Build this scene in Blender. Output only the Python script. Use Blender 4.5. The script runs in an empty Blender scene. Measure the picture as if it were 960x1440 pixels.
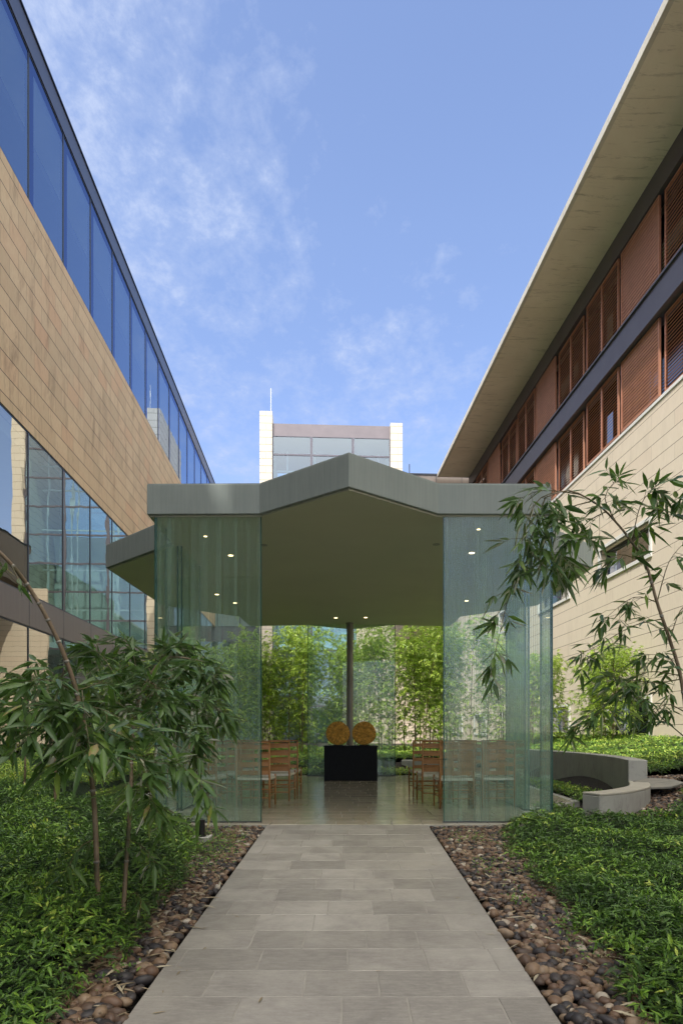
import bpy, math, random
import numpy as np
from mathutils import Vector, Matrix
R = math.radians
rnd = random.Random(7)
rng = np.random.default_rng(7)
SC = bpy.context.scene
COL = SC.collection

# ------------------------------------------------------------------ camera numbers (also used to measure)
F_PX, CX, HZ, CAMZ = 930.0, 493.0, 1027.0, 1.10
def at(px, py, Y):
    return Vector(((px-CX)/F_PX*Y, Y, CAMZ+(HZ-py)/F_PX*Y))

# ------------------------------------------------------------------ materials
def mat(name):
    m = bpy.data.materials.new(name); m.use_nodes = True
    nt = m.node_tree; nt.nodes.clear()
    out = nt.nodes.new('ShaderNodeOutputMaterial')
    return m, nt, out
def N(nt, t, **kw):
    n = nt.nodes.new('ShaderNode'+t)
    for k, v in kw.items():
        if k in n.inputs: n.inputs[k].default_value = v
        else: setattr(n, k, v)
    return n
def c4(c): return (c[0], c[1], c[2], 1.0)
def L(nt, a, b): nt.links.new(a, b)
def mixc(nt, fac, a, b, blend='MIX'):
    n = nt.nodes.new('ShaderNodeMix'); n.data_type = 'RGBA'; n.blend_type = blend
    for i, v in ((0, fac), (6, a), (7, b)):
        if hasattr(v, 'is_linked'): L(nt, v, n.inputs[i])
        elif i == 0: n.inputs[0].default_value = v
        else: n.inputs[i].default_value = c4(v)
    return n.outputs[2]
def ramp(nt, fac, stops, interp='LINEAR'):
    n = nt.nodes.new('ShaderNodeValToRGB'); n.color_ramp.interpolation = interp
    e = n.color_ramp.elements
    while len(e) < len(stops): e.new(0.5)
    for k, (p, c) in enumerate(stops):
        e[k].position = p
        e[k].color = c4(c) if hasattr(c, '__len__') else (c, c, c, 1)
    L(nt, fac, n.inputs[0]); return n.outputs[0]
def mapping(nt, scale=(1,1,1), rot=(0,0,0), loc=(0,0,0), coord='Object'):
    tc = nt.nodes.new('ShaderNodeTexCoord'); mp = nt.nodes.new('ShaderNodeMapping')
    mp.inputs['Scale'].default_value = scale; mp.inputs['Rotation'].default_value = rot
    mp.inputs['Location'].default_value = loc
    L(nt, tc.outputs[coord], mp.inputs['Vector']); return mp.outputs[0]
def noise(nt, vec, scale, detail=4, rough=.55, dist=0.0):
    n = nt.nodes.new('ShaderNodeTexNoise'); n.inputs['Scale'].default_value = scale
    n.inputs['Detail'].default_value = detail; n.inputs['Roughness'].default_value = rough
    n.inputs['Distortion'].default_value = dist
    L(nt, vec, n.inputs['Vector']); return n.outputs[0]
def bump(nt, h, strength=.3, dist=.01, normal=None):
    b = nt.nodes.new('ShaderNodeBump'); b.inputs['Strength'].default_value = strength
    b.inputs['Distance'].default_value = dist; L(nt, h, b.inputs['Height'])
    if normal is not None: L(nt, normal, b.inputs['Normal'])
    return b.outputs[0]
def math_(nt, op, a, b=None, clamp=False):
    n = nt.nodes.new('ShaderNodeMath'); n.operation = op; n.use_clamp = clamp
    for i, v in enumerate((a, b)):
        if v is None: continue
        if hasattr(v, 'is_linked'): L(nt, v, n.inputs[i])
        else: n.inputs[i].default_value = v
    return n.outputs[0]
def principled(nt, out, col, rough=.6, metal=0.0, spec=.5, normal=None):
    p = nt.nodes.new('ShaderNodeBsdfPrincipled')
    if hasattr(col, 'is_linked'): L(nt, col, p.inputs['Base Color'])
    else: p.inputs['Base Color'].default_value = c4(col)
    if hasattr(rough, 'is_linked'): L(nt, rough, p.inputs['Roughness'])
    else: p.inputs['Roughness'].default_value = rough
    p.inputs['Metallic'].default_value = metal
    p.inputs['Specular IOR Level'].default_value = spec
    if normal is not None: L(nt, normal, p.inputs['Normal'])
    L(nt, p.outputs[0], out.inputs[0]); return p

def simple(name, a, b=None, scale=3.0, rough=.6, metal=0.0, bumps=.15, spec=.5, stretch=(1,1,1), bdist=.004, lo=.3, hi=.7):
    m, nt, out = mat(name); b = b or tuple(x*.8 for x in a)
    v = mapping(nt, stretch)
    n1 = noise(nt, v, scale, 5)
    col = ramp(nt, n1, [(lo, a), (hi, b)])
    n2 = noise(nt, v, scale*9, 4)
    principled(nt, out, col, rough, metal, spec, bump(nt, n2, bumps, bdist))
    return m

def stone_mat(name, c1, c2, c3, bw, bh, stain, rough=.75, joint=(.05,.04,.03), jw=.007, specks=True):
    """coursed stone on a wall lying in the local YZ plane"""
    m, nt, out = mat(name)
    tc = nt.nodes.new('ShaderNodeTexCoord')
    sp = nt.nodes.new('ShaderNodeSeparateXYZ'); L(nt, tc.outputs['Object'], sp.inputs[0])
    cb = nt.nodes.new('ShaderNodeCombineXYZ')
    sxy = math_(nt, 'ADD', sp.outputs[1], sp.outputs[0])
    L(nt, sxy, cb.inputs[0]); L(nt, sp.outputs[2], cb.inputs[1])
    br = nt.nodes.new('ShaderNodeTexBrick')
    br.offset = .5; br.inputs['Scale'].default_value = 1.0
    br.inputs['Brick Width'].default_value = bw; br.inputs['Row Height'].default_value = bh
    br.inputs['Mortar Size'].default_value = jw; br.inputs['Mortar Smooth'].default_value = .1
    br.inputs['Color1'].default_value = (0,0,0,1); br.inputs['Color2'].default_value = (1,1,1,1)
    br.inputs['Mortar'].default_value = (.5,.5,.5,1)
    L(nt, cb.outputs[0], br.inputs['Vector'])
    base = ramp(nt, br.outputs['Color'], [(0, c1), (.4, c2), (.75, c1), (.9, tuple((a+b)/2 for a,b in zip(c1,c3))), (1, c3)])
    n1 = noise(nt, cb.outputs[0], 1.3, 6, .65)
    base = mixc(nt, math_(nt, 'MULTIPLY', ramp(nt, n1, [(.35, 0), (.7, 1)]), .35), base, c3)
    # grain streaks
    mp = nt.nodes.new('ShaderNodeMapping'); mp.inputs['Scale'].default_value = (6, 1.2, 1); L(nt, cb.outputs[0], mp.inputs[0])
    n2 = noise(nt, mp.outputs[0], 3.0, 6, .7)
    base = mixc(nt, math_(nt, 'MULTIPLY', ramp(nt, n2, [(.35, 0), (.7, 1)]), .45), base, stain)
    # dark weather stains
    mp2 = nt.nodes.new('ShaderNodeMapping'); mp2.inputs['Scale'].default_value = (1.4, .35, 1); L(nt, cb.outputs[0], mp2.inputs[0])
    n3 = noise(nt, mp2.outputs[0], 1.1, 8, .75, .4)
    base = mixc(nt, ramp(nt, n3, [(.52, 0), (.70, .6 if specks else .12)]), base, tuple(x*.35 for x in stain))
    fr_ = math_(nt, 'FRACT', math_(nt, 'DIVIDE', sp.outputs[2], bh))
    edge = math_(nt, 'GREATER_THAN', math_(nt, 'ABSOLUTE', math_(nt, 'SUBTRACT', fr_, .5)), .5-jw*1.1/bh)
    col = mixc(nt, math_(nt, 'MULTIPLY', br.outputs['Fac'], .35), base, joint)
    col = mixc(nt, edge, col, joint)
    h = math_(nt, 'SUBTRACT', math_(nt, 'MULTIPLY', n2, .25), br.outputs['Fac'])
    principled(nt, out, col, rough, 0, .3, bump(nt, h, .5, .008))
    return m

M = {}
M['stone_left'] = stone_mat('warm_sandstone', (.56,.42,.25), (.45,.34,.20), (.52,.33,.19), 1.15, .605, (.36,.24,.13), jw=.012)
M['stone_right'] = stone_mat('cream_stone', (.72,.64,.53), (.69,.61,.50), (.69,.59,.48), 2.3, .415, (.60,.52,.42), joint=(.16,.13,.10), jw=.007, specks=False)
M['stone_tower'] = stone_mat('pale_tower_stone', (.68,.62,.52), (.64,.58,.48), (.66,.58,.47), 1.1, .62, (.56,.50,.41), joint=(.30,.26,.21), jw=.02, specks=False)
M['bronze'] = simple('brown_metal_panel', (.185,.155,.135), (.165,.135,.118), 1.2, .42, .35, .05, stretch=(8,8,.4))
M['mauve'] = simple('mauve_grey_metal', (.20,.175,.19), (.17,.15,.165), 1.2, .5, .2, .03)
M['fascia_left'] = simple('blue_grey_metal', (.10,.105,.13), (.085,.09,.115), 1, .35, .6, .02)
M['steel_dark'] = simple('dark_window_metal', (.045,.05,.062), (.035,.04,.05), 2, .35, .5, .03)
M['beam'] = simple('slate_blue_beam', (.13,.125,.15), (.11,.105,.13), 1.5, .45, .3, .03)
M['white_trim'] = simple('white_painted_trim', (.74,.74,.72), (.68,.68,.66), 2, .5, 0, .03)
M['terracotta'] = simple('terracotta_slat', (.50,.24,.155), (.40,.185,.12), 2.2, .5, 0, .1, stretch=(1,1,3))
M['interior'] = simple('dim_interior_wall', (.16,.17,.16), (.10,.11,.11), .4, .8, 0, .02)
M['interior_light'] = simple('pale_interior_ceiling', (.62,.66,.62), (.5,.55,.52), .5, .8, 0, .02)
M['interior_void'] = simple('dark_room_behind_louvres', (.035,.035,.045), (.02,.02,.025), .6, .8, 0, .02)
M['chapel_fascia'] = None

def concrete(name, a, b, seams=0.0, rough=.8, streak=.3, s=1.0):
    m, nt, out = mat(name); v = mapping(nt)
    n1 = noise(nt, v, .8*s, 7, .65, .3)
    col = ramp(nt, n1, [(.3, a), (.7, b)])
    n2 = noise(nt, mapping(nt, (.5, 3.5, 1.0)), 1.6*s, 8, .8, .6)
    dk = tuple(x*.35 for x in b)
    col = mixc(nt, math_(nt, 'MULTIPLY', ramp(nt, n2, [(.54, 0), (.68, 1)]), streak), col, dk)
    n3 = noise(nt, v, 30*s, 5, .7)
    col = mixc(nt, math_(nt, 'MULTIPLY', n3, .25), col, tuple(x*.7 for x in a))
    principled(nt, out, col, rough, 0, .3, bump(nt, n3, .25, .004))
    return m
M['canopy'] = concrete('board_marked_concrete', (.86,.80,.69), (.74,.68,.57), streak=.75)
M['canopy_edge'] = concrete('pale_concrete_edge', (.66,.64,.58), (.52,.5,.45), streak=.5)
M['wall_concrete'] = concrete('weathered_grey_concrete', (.42,.42,.39), (.30,.30,.28), streak=.6, s=2.5)
M['bench_top'] = concrete('worn_bench_top', (.46,.44,.38), (.36,.34,.29), streak=.4, s=2.5)
M['kerb'] = concrete('pale_kerb_concrete', (.50,.50,.46), (.36,.36,.33), streak=.5, s=4)

# chapel roof paint: streaked grey green
m, nt, out = mat('grey_green_painted_fascia'); v = mapping(nt)
n1 = noise(nt, v, 1.6, 6, .6)
n2 = noise(nt, mapping(nt, (9, 9, .35)), 3, 6, .75)
col = ramp(nt, n1, [(.3, (.27,.31,.30)), (.7, (.23,.265,.257))])
col = mixc(nt, math_(nt, 'MULTIPLY', ramp(nt, n2, [(.42, 0), (.66, 1)]), .3), col, (.36,.39,.375))
col = mixc(nt, math_(nt, 'MULTIPLY', ramp(nt, noise(nt, mapping(nt, (14, 14, .3), loc=(5,2,1)), 2.2, 7, .8), [(.52, 0), (.68, 1)]), .22), col, (.13,.15,.14))
n3 = noise(nt, v, 60, 4, .7)
principled(nt, out, col, .75, 0, .2, bump(nt, n3, .12, .003)); M['chapel_fascia'] = m
M['soffit'] = simple('olive_grey_ceiling_plaster', (.56,.56,.45), (.52,.52,.42), 1.1, .62, 0, .25, bdist=.002)
M['column'] = simple('cast_iron_grey_column', (.30,.29,.27), (.20,.19,.175), 5, .42, .5, .1, stretch=(1,1,.3))
M['altar'] = simple('black_granite', (.010,.012,.015), (.007,.008,.010), 14, .55, 0, .05, spec=.2)
M['wood'] = simple('warm_cherry_wood', (.40,.195,.070), (.28,.125,.042), 5, .42, 0, .1, stretch=(2,2,9))
M['cane'] = simple('white_woven_cord', (.68,.66,.58), (.52,.50,.43), 40, .8, 0, .5, stretch=(1,8,1))
M['black_metal'] = simple('matt_black_metal', (.012,.012,.013), (.018,.018,.018), 4, .45, .2, .05)
M['slate'] = simple('flat_grey_slate', (.27,.255,.22), (.17,.165,.15), 4, .75, 0, .6, bdist=.01, stretch=(1,3,1))
M['soil'] = simple('dark_garden_soil', (.035,.028,.020), (.018,.015,.011), 9, .95, 0, .8, bdist=.03)
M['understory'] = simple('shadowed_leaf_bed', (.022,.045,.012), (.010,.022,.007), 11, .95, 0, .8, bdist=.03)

# gold discs: radial ridges
m, nt, out = mat('gilded_wood'); tc = nt.nodes.new('ShaderNodeTexCoord')
sp = nt.nodes.new('ShaderNodeSeparateXYZ'); L(nt, tc.outputs['Object'], sp.inputs[0])
ang = math_(nt, 'ARCTAN2', sp.outputs[2], sp.outputs[0])
cb = nt.nodes.new('ShaderNodeCombineXYZ'); L(nt, ang, cb.inputs[0])
rad = nt.nodes.new('ShaderNodeVectorMath'); rad.operation = 'LENGTH'; L(nt, tc.outputs['Object'], rad.inputs[0])
L(nt, math_(nt, 'MULTIPLY', rad.outputs['Value'], 1.5), cb.inputs[1])
n1 = noise(nt, cb.outputs[0], 9, 4, .7); n2 = noise(nt, tc.outputs['Object'], 14, 4, .6)
col = ramp(nt, n1, [(.3, (.20,.085,.012)), (.48, (.66,.33,.04)), (.66, (.95,.55,.10))])
col = mixc(nt, ramp(nt, n2, [(.45, 0), (.7, .65)]), col, (.15,.065,.012))
principled(nt, out, col, .48, .35, .5, bump(nt, n1, .8, .01)); M['gold'] = m

# glass: thin panes
def glass_mat(name, tint, refl, stripe=None, stripe_amt=0.0, rough=0.0, wavy=0.0, gl_col=(1,1,1), fres=True, wscale=.8):
    m, nt, out = mat(name)
    tr = N(nt, 'BsdfTransparent'); tr.inputs[0].default_value = c4(tint)
    gl = N(nt, 'BsdfGlossy'); gl.inputs[0].default_value = c4(gl_col); gl.inputs['Roughness'].default_value = rough
    if wavy:
        v = mapping(nt); n1 = noise(nt, v, wscale, 2, .4); L(nt, bump(nt, n1, 1.0, wavy), gl.inputs['Normal'])
    lw = N(nt, 'LayerWeight'); lw.inputs[0].default_value = .5
    if fres:
        f = math_(nt, 'ADD', math_(nt, 'MULTIPLY', math_(nt, 'POWER', lw.outputs['Facing'], 4.0), 1-refl), refl, True)
    else:
        f = refl
    mx = N(nt, 'MixShader')
    if hasattr(f, 'is_linked'): L(nt, f, mx.inputs[0])
    else: mx.inputs[0].default_value = f
    L(nt, tr.outputs[0], mx.inputs[1]); L(nt, gl.outputs[0], mx.inputs[2])
    res = mx.outputs[0]
    if stripe:
        tc = nt.nodes.new('ShaderNodeTexCoord'); sp = nt.nodes.new('ShaderNodeSeparateXYZ'); L(nt, tc.outputs['Object'], sp.inputs[0])
        s = math_(nt, 'ADD', sp.outputs[0], sp.outputs[1])
        cb = nt.nodes.new('ShaderNodeCombineXYZ'); L(nt, s, cb.inputs[0]); L(nt, math_(nt, 'MULTIPLY', sp.outputs[2], .0004), cb.inputs[1])
        a = noise(nt, cb.outputs[0], 85, 2, .85); b = noise(nt, cb.outputs[0], 5, 3, .6)
        k = math_(nt, 'MULTIPLY', ramp(nt, a, [(.48, .10), (.54, 1)]), ramp(nt, b, [(.3, .35), (.7, 1)]))
        hz = nt.nodes.new('ShaderNodeMapRange'); L(nt, sp.outputs[2], hz.inputs[0])
        hz.inputs[1].default_value = 0; hz.inputs[2].default_value = 3.6; hz.inputs[3].default_value = 1.15; hz.inputs[4].default_value = .65
        k = math_(nt, 'MULTIPLY', math_(nt, 'MULTIPLY', k, hz.outputs[0]), stripe_amt)
        d = N(nt, 'BsdfDiffuse'); d.inputs[0].default_value = c4(stripe)
        t2 = N(nt, 'BsdfTranslucent'); t2.inputs[0].default_value = c4(stripe)
        dm = N(nt, 'MixShader'); dm.inputs[0].default_value = .5; L(nt, d.outputs[0], dm.inputs[1]); L(nt, t2.outputs[0], dm.inputs[2])
        m2 = N(nt, 'MixShader'); L(nt, k, m2.inputs[0]); L(nt, res, m2.inputs[1]); L(nt, dm.outputs[0], m2.inputs[2])
        res = m2.outputs[0]
    L(nt, res, out.inputs[0]); return m
M['chapel_glass'] = glass_mat('striped_green_glass', (.935,.98,.96), .034, (.46,.68,.60), .46)
M['glass_edge'] = simple('polished_glass_edge', (.03,.10,.085), (.02,.07,.06), 20, .15, 0, .02)
M['glass_upper'] = glass_mat('blue_sky_reflecting_glass', (.66,.76,.80), .36, rough=.0, wavy=.002, gl_col=(.56,.68,.86))
M['glass_lower'] = glass_mat('clear_reflecting_glass', (.46,.52,.47), .44, rough=0, wavy=.0035, gl_col=(.88,.86,.76), wscale=.7)
M['frit'] = glass_mat('blue_frit_border', (.05,.08,.20), .45, gl_col=(.30,.38,.60))
M['glass_tower'] = glass_mat('pale_teal_tower_glass', (.60,.80,.84), .22, gl_col=(.85,.95,1), wavy=.002)
M['glass_dark'] = glass_mat('dark_room_glass', (.10,.13,.15), .32, gl_col=(.9,.95,1), wavy=.004)

# paving tiles: tone attribute per tile
def paving(name, a, b, c, rough0, rough1):
    m, nt, out = mat(name)
    at_ = nt.nodes.new('ShaderNodeAttribute'); at_.attribute_name = 'tone'
    v = mapping(nt)
    n1 = noise(nt, v, 2.6, 7, .7, .3); n2 = noise(nt, mapping(nt, (2, 9, 1)), 6, 6, .75); n3 = noise(nt, v, 70, 3, .7)
    col = ramp(nt, at_.outputs['Fac'], [(0, a), (.5, b), (1, c)])
    col = mixc(nt, math_(nt, 'MULTIPLY', ramp(nt, n1, [(.38, 0), (.66, 1)]), .6), col, tuple(x*.58 for x in a))
    col = mixc(nt, math_(nt, 'MULTIPLY', ramp(nt, n2, [(.45, 0), (.7, 1)]), .3), col, tuple(min(1, x*1.3) for x in c))
    col = mixc(nt, math_(nt, 'MULTIPLY', ramp(nt, n3, [(.55, 0), (.75, 1)]), .35), col, tuple(x*.5 for x in a))
    rg = nt.nodes.new('ShaderNodeMapRange'); L(nt, n1, rg.inputs[0]); rg.inputs[1].default_value=.3; rg.inputs[2].default_value=.7
    rg.inputs[3].default_value = rough0; rg.inputs[4].default_value = rough1
    principled(nt, out, col, rg.outputs[0], 0, .5, bump(nt, n2, .12, .004))
    return m
M['tile_out'] = paving('grey_limestone_paving', (.255,.235,.21), (.32,.296,.264), (.39,.362,.325), .34, .62)
M['tile_in'] = paving('polished_limestone_floor', (.40,.365,.29), (.45,.41,.33), (.50,.455,.365), .07, .20)
M['grout'] = simple('pale_grout', (.34,.32,.28), (.24,.225,.20), 9, .8, 0, .2)

def leaf_mat(name, stops, trans=.35, gloss=.32, tcol=1.6):
    m, nt, out = mat(name)
    at_ = nt.nodes.new('ShaderNodeAttribute'); at_.attribute_name = 'tone'
    v = mapping(nt); n1 = noise(nt, v, 26, 3, .6)
    f = math_(nt, 'ADD', at_.outputs['Fac'], math_(nt, 'MULTIPLY', math_(nt, 'SUBTRACT', n1, .5), .25), True)
    col = ramp(nt, f, stops)
    d = N(nt, 'BsdfDiffuse'); L(nt, col, d.inputs[0])
    t = N(nt, 'BsdfTranslucent')
    tc_ = mixc(nt, 1.0, col, (tcol, tcol*1.05, tcol*.55), 'MULTIPLY'); L(nt, tc_, t.inputs[0])
    mx = N(nt, 'MixShader'); mx.inputs[0].default_value = trans; L(nt, d.outputs[0], mx.inputs[1]); L(nt, t.outputs[0], mx.inputs[2])
    g = N(nt, 'BsdfGlossy'); g.inputs['Roughness'].default_value = gloss; g.inputs[0].default_value = (.9,.95,.9,1)
    fr = N(nt, 'Fresnel'); fr.inputs[0].default_value = 1.4
    m2 = N(nt, 'MixShader'); L(nt, math_(nt, 'MULTIPLY', fr.outputs[0], .75), m2.inputs[0]); L(nt, mx.outputs[0], m2.inputs[1]); L(nt, g.outputs[0], m2.inputs[2])
    L(nt, m2.outputs[0], out.inputs[0]); return m
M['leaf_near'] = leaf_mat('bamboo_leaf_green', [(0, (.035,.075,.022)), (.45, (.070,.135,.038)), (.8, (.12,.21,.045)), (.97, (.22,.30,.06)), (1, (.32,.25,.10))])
M['leaf_far'] = leaf_mat('sunlit_bamboo_leaf', [(0, (.12,.18,.035)), (.5, (.30,.41,.07)), (.85, (.48,.58,.12)), (1, (.58,.60,.18))], trans=.48)  # sunlight put into the leaf colour, much brighter than leaf_near
M['leaf_cover'] = leaf_mat('ground_cover_leaf', [(0, (.030,.070,.014)), (.45, (.078,.165,.026)), (.8, (.20,.36,.042)), (1, (.46,.54,.10))], trans=.3, gloss=.4)
M['straw'] = leaf_mat('dry_bamboo_leaf', [(0, (.20,.15,.09)), (.6, (.36,.29,.19)), (1, (.50,.45,.33))], trans=.1, tcol=1)
# culm: green / brown sheaths
m, nt, out = mat('bamboo_culm_bark'); v = mapping(nt)
n1 = noise(nt, mapping(nt, (1,1,.5)), 5, 3, .6); n2 = noise(nt, mapping(nt, (20,20,2)), 8, 4, .7)
col = ramp(nt, n1, [(.38, (.07,.08,.035)), (.5, (.22,.16,.10)), (.65, (.32,.25,.17))])
col = mixc(nt, math_(nt, 'MULTIPLY', n2, .5), col, (.07,.045,.03))
principled(nt, out, col, .5, 0, .4, bump(nt, n2, .4, .003)); M['culm'] = m
M['node_ring'] = simple('pale_culm_node', (.45,.42,.36), (.08,.07,.06), 30, .6)
M['twig'] = simple('thin_green_twig', (.075,.085,.03), (.11,.075,.035), 12, .6)

# pebbles
m, nt, out = mat('river_pebbles')
at_ = nt.nodes.new('ShaderNodeAttribute'); at_.attribute_name = 'tone'
v = mapping(nt); n1 = noise(nt, v, 30, 5, .65)
col = ramp(nt, at_.outputs['Fac'], [(0, (.022,.022,.027)), (.28, (.050,.045,.045)), (.40, (.095,.060,.042)), (.66, (.15,.088,.055)), (.80, (.22,.145,.09)), (.94, (.28,.20,.13)), (1, (.55,.50,.42))])
col = mixc(nt, math_(nt, 'MULTIPLY', ramp(nt, n1, [(.4, 0), (.75, 1)]), .5), col, (.06,.04,.03))
principled(nt, out, col, .5, 0, .4, bump(nt, n1, .2, .003)); M['pebble'] = m
# lamp lens
m, nt, out = mat('lit_downlight_lens'); e = N(nt, 'Emission'); e.inputs[0].default_value = (1,.74,.40,1); e.inputs[1].default_value = 6
L(nt, e.outputs[0], out.inputs[0]); M['lamp_on'] = m
M['lamp_off'] = simple('unlit_downlight', (.30,.31,.27), (.22,.23,.2), 5, .4)

# ------------------------------------------------------------------ mesh helpers
def tag(o, label=None, cat=None, group=None, kind=None):
    if label: o['label'] = label
    if cat: o['category'] = cat
    if group: o['group'] = group
    if kind: o['kind'] = kind
    return o
def empty(name, label, cat, loc=(0,0,0), rz=0, group=None):
    o = bpy.data.objects.new(name, None); COL.objects.link(o)
    o.location = loc; o.rotation_euler = (0,0,rz); o.empty_display_size = .2
    return tag(o, label, cat, group)
class MB:
    def __init__(s): s.v = []; s.f = []; s.t = []
    def box(s, x0, x1, y0, y1, z0, z1, M4=None, skip=()):
        b = len(s.v)
        P = [(x0,y0,z0),(x1,y0,z0),(x1,y1,z0),(x0,y1,z0),(x0,y0,z1),(x1,y0,z1),(x1,y1,z1),(x0,y1,z1)]
        if M4 is not None: P = [tuple(M4 @ Vector(p)) for p in P]
        s.v += P
        for k, q in enumerate([(0,3,2,1),(4,5,6,7),(0,1,5,4),(1,2,6,5),(2,3,7,6),(3,0,4,7)]):
            if k not in skip: s.f.append(tuple(b+i for i in q))
        return s
    def quad(s, *P):
        b = len(s.v); s.v += [tuple(p) for p in P]; s.f.append(tuple(range(b, b+len(P)))); return s
    def prism(s, poly, z0, z1):
        b = len(s.v); n = len(poly)
        s.v += [(p[0],p[1],z0) for p in poly] + [(p[0],p[1],z1) for p in poly]
        s.f.append(tuple(b+i for i in reversed(range(n)))); s.f.append(tuple(b+n+i for i in range(n)))
        for i in range(n):
            j = (i+1) % n; s.f.append((b+i, b+j, b+n+j, b+n+i))
        return s
    def tube(s, pts, rad, seg=8, caps=True):
        pts = [Vector(p) for p in pts]; n = len(pts); b = len(s.v)
        if not hasattr(rad, '__len__'): rad = [rad]*n
        up = Vector((0.13,.21,1)).normalized()
        for i, p in enumerate(pts):
            d = (pts[min(i+1,n-1)]-pts[max(i-1,0)]).normalized()
            a = d.cross(up)
            if a.length < .05: a = d.cross(Vector((1,0,0)))
            a.normalize(); c = d.cross(a)
            for k in range(seg):
                t = 2*math.pi*k/seg
                s.v.append(tuple(p + (a*math.cos(t)+c*math.sin(t))*rad[i]))
        for i in range(n-1):
            for k in range(seg):
                k2 = (k+1) % seg
                s.f.append((b+i*seg+k, b+i*seg+k2, b+(i+1)*seg+k2, b+(i+1)*seg+k))
        if caps:
            s.f.append(tuple(b+k for k in reversed(range(seg)))); s.f.append(tuple(b+(n-1)*seg+k for k in range(seg)))
        return s
    def build(s, name, m, parent=None, smooth=False, bevel=0, loc=None):
        me = bpy.data.meshes.new(name); me.from_pydata(s.v, [], s.f); me.update()
        if s.t:
            a = me.attributes.new('tone', 'FLOAT', 'FACE'); a.data.foreach_set('value', s.t[:len(me.polygons)])
        if m: me.materials.append(m)
        if smooth: me.polygons.foreach_set('use_smooth', [True]*len(me.polygons))
        o = bpy.data.objects.new(name, me); COL.objects.link(o)
        if parent: o.parent = parent
        if loc is not None: o.location = loc
        if bevel:
            md = o.modifiers.new('bevel', 'BEVEL'); md.width = bevel; md.segments = 2; md.limit_method = 'ANGLE'
        return o
def fixn(o):
    import bmesh
    bm = bmesh.new(); bm.from_mesh(o.data); bmesh.ops.recalc_face_normals(bm, faces=bm.faces); bm.to_mesh(o.data); bm.free(); return o
def copy_tree(o, parent=None):
    c = o.copy(); COL.objects.link(c); c.parent = parent
    for ch in [x for x in o.children]: copy_tree(ch, c)
    return c

# leaf cloud -> one mesh
class Leaves:
    def __init__(s): s.b=[]; s.d=[]; s.l=[]; s.w=[]; s.t=[]; s.r=[]
    def add(s, base, d, ln, w, tone, roll=None):
        s.b.append(tuple(base)); s.d.append(tuple(d)); s.l.append(ln); s.w.append(w); s.t.append(tone); s.r.append(rnd.uniform(-.7,.7) if roll is None else roll)
    def arrays(s): return tuple(np.array(a, dtype=np.float64) for a in (s.b, s.d, s.l, s.w, s.t, s.r))
def leaf_mesh(name, arr, m, parent=None, detail=True, droop=.35):
    B, D, LN, W, T, RO = arr
    n = len(B)
    D = D/np.linalg.norm(D, axis=1, keepdims=True)
    up = np.tile(np.array([[0,0,1.0]]), (n,1))
    S = np.cross(D, up); sn = np.linalg.norm(S, axis=1, keepdims=True); bad = sn[:,0] < .08
    S[bad] = np.array([1.0,0,0]); S /= np.linalg.norm(S, axis=1, keepdims=True)
    U = np.cross(S, D)
    c, q = np.cos(RO)[:,None], np.sin(RO)[:,None]
    S, U = S*c+U*q, U*c-S*q
    LN = LN[:,None]; W = W[:,None]
    g = np.array([[0,0,-1.0]])
    if detail:
        def pt(t): return B + D*LN*t + g*LN*droop*t*t
        c0, c1, c2, c3 = pt(0), pt(.3), pt(.65), pt(1)
        k = .22
        V = np.stack([c0, c1-U*W*k, c2-U*W*k*.8, c3, c1-S*W*.5, c1+S*W*.5, c2-S*W*.36, c2+S*W*.36], axis=1).reshape(-1,3)
        Fq = np.array([[0,5,1],[0,1,4]]); F4 = np.array([[1,5,7,2],[4,1,2,6]]); F3 = np.array([[2,7,3],[6,2,3]])
        off = (np.arange(n)*8)[:,None,None]
        tri = np.concatenate([Fq, F3])[None]+off; quad = F4[None]+off
        loops = np.concatenate([tri.reshape(n,-1), quad.reshape(n,-1)], axis=1).reshape(-1)
        tot = np.tile(np.array([3,3,3,3,4,4]), n); nv = 8
    else:
        tip = B + D*LN + g*LN*droop; mid = B + D*LN*.42 + g*LN*droop*.15
        V = np.stack([B, mid-S*W*.5+U*W*.15, tip, mid+S*W*.5+U*W*.15], axis=1).reshape(-1,3)
        off = (np.arange(n)*4)[:,None,None]
        loops = (np.array([[0,3,2],[0,2,1]])[None]+off).reshape(-1); tot = np.tile(np.array([3,3]), n); nv = 4
    me = bpy.data.meshes.new(name)
    me.vertices.add(len(V)); me.vertices.foreach_set('co', V.astype(np.float32).ravel())
    me.loops.add(len(loops)); me.loops.foreach_set('vertex_index', loops.astype(np.int32))
    me.polygons.add(len(tot)); st = np.concatenate([[0], np.cumsum(tot)[:-1]])
    me.polygons.foreach_set('loop_start', st.astype(np.int32)); me.polygons.foreach_set('loop_total', tot.astype(np.int32))
    if detail: me.polygons.foreach_set('use_smooth', np.ones(len(tot), dtype=bool))
    me.update(calc_edges=True)
    a = me.attributes.new('tone', 'FLOAT', 'POINT'); a.data.foreach_set('value', np.repeat(T, nv).astype(np.float32))
    me.materials.append(m)
    o = bpy.data.objects.new(name, me); COL.objects.link(o)
    if parent: o.parent = parent
    return o

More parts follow.
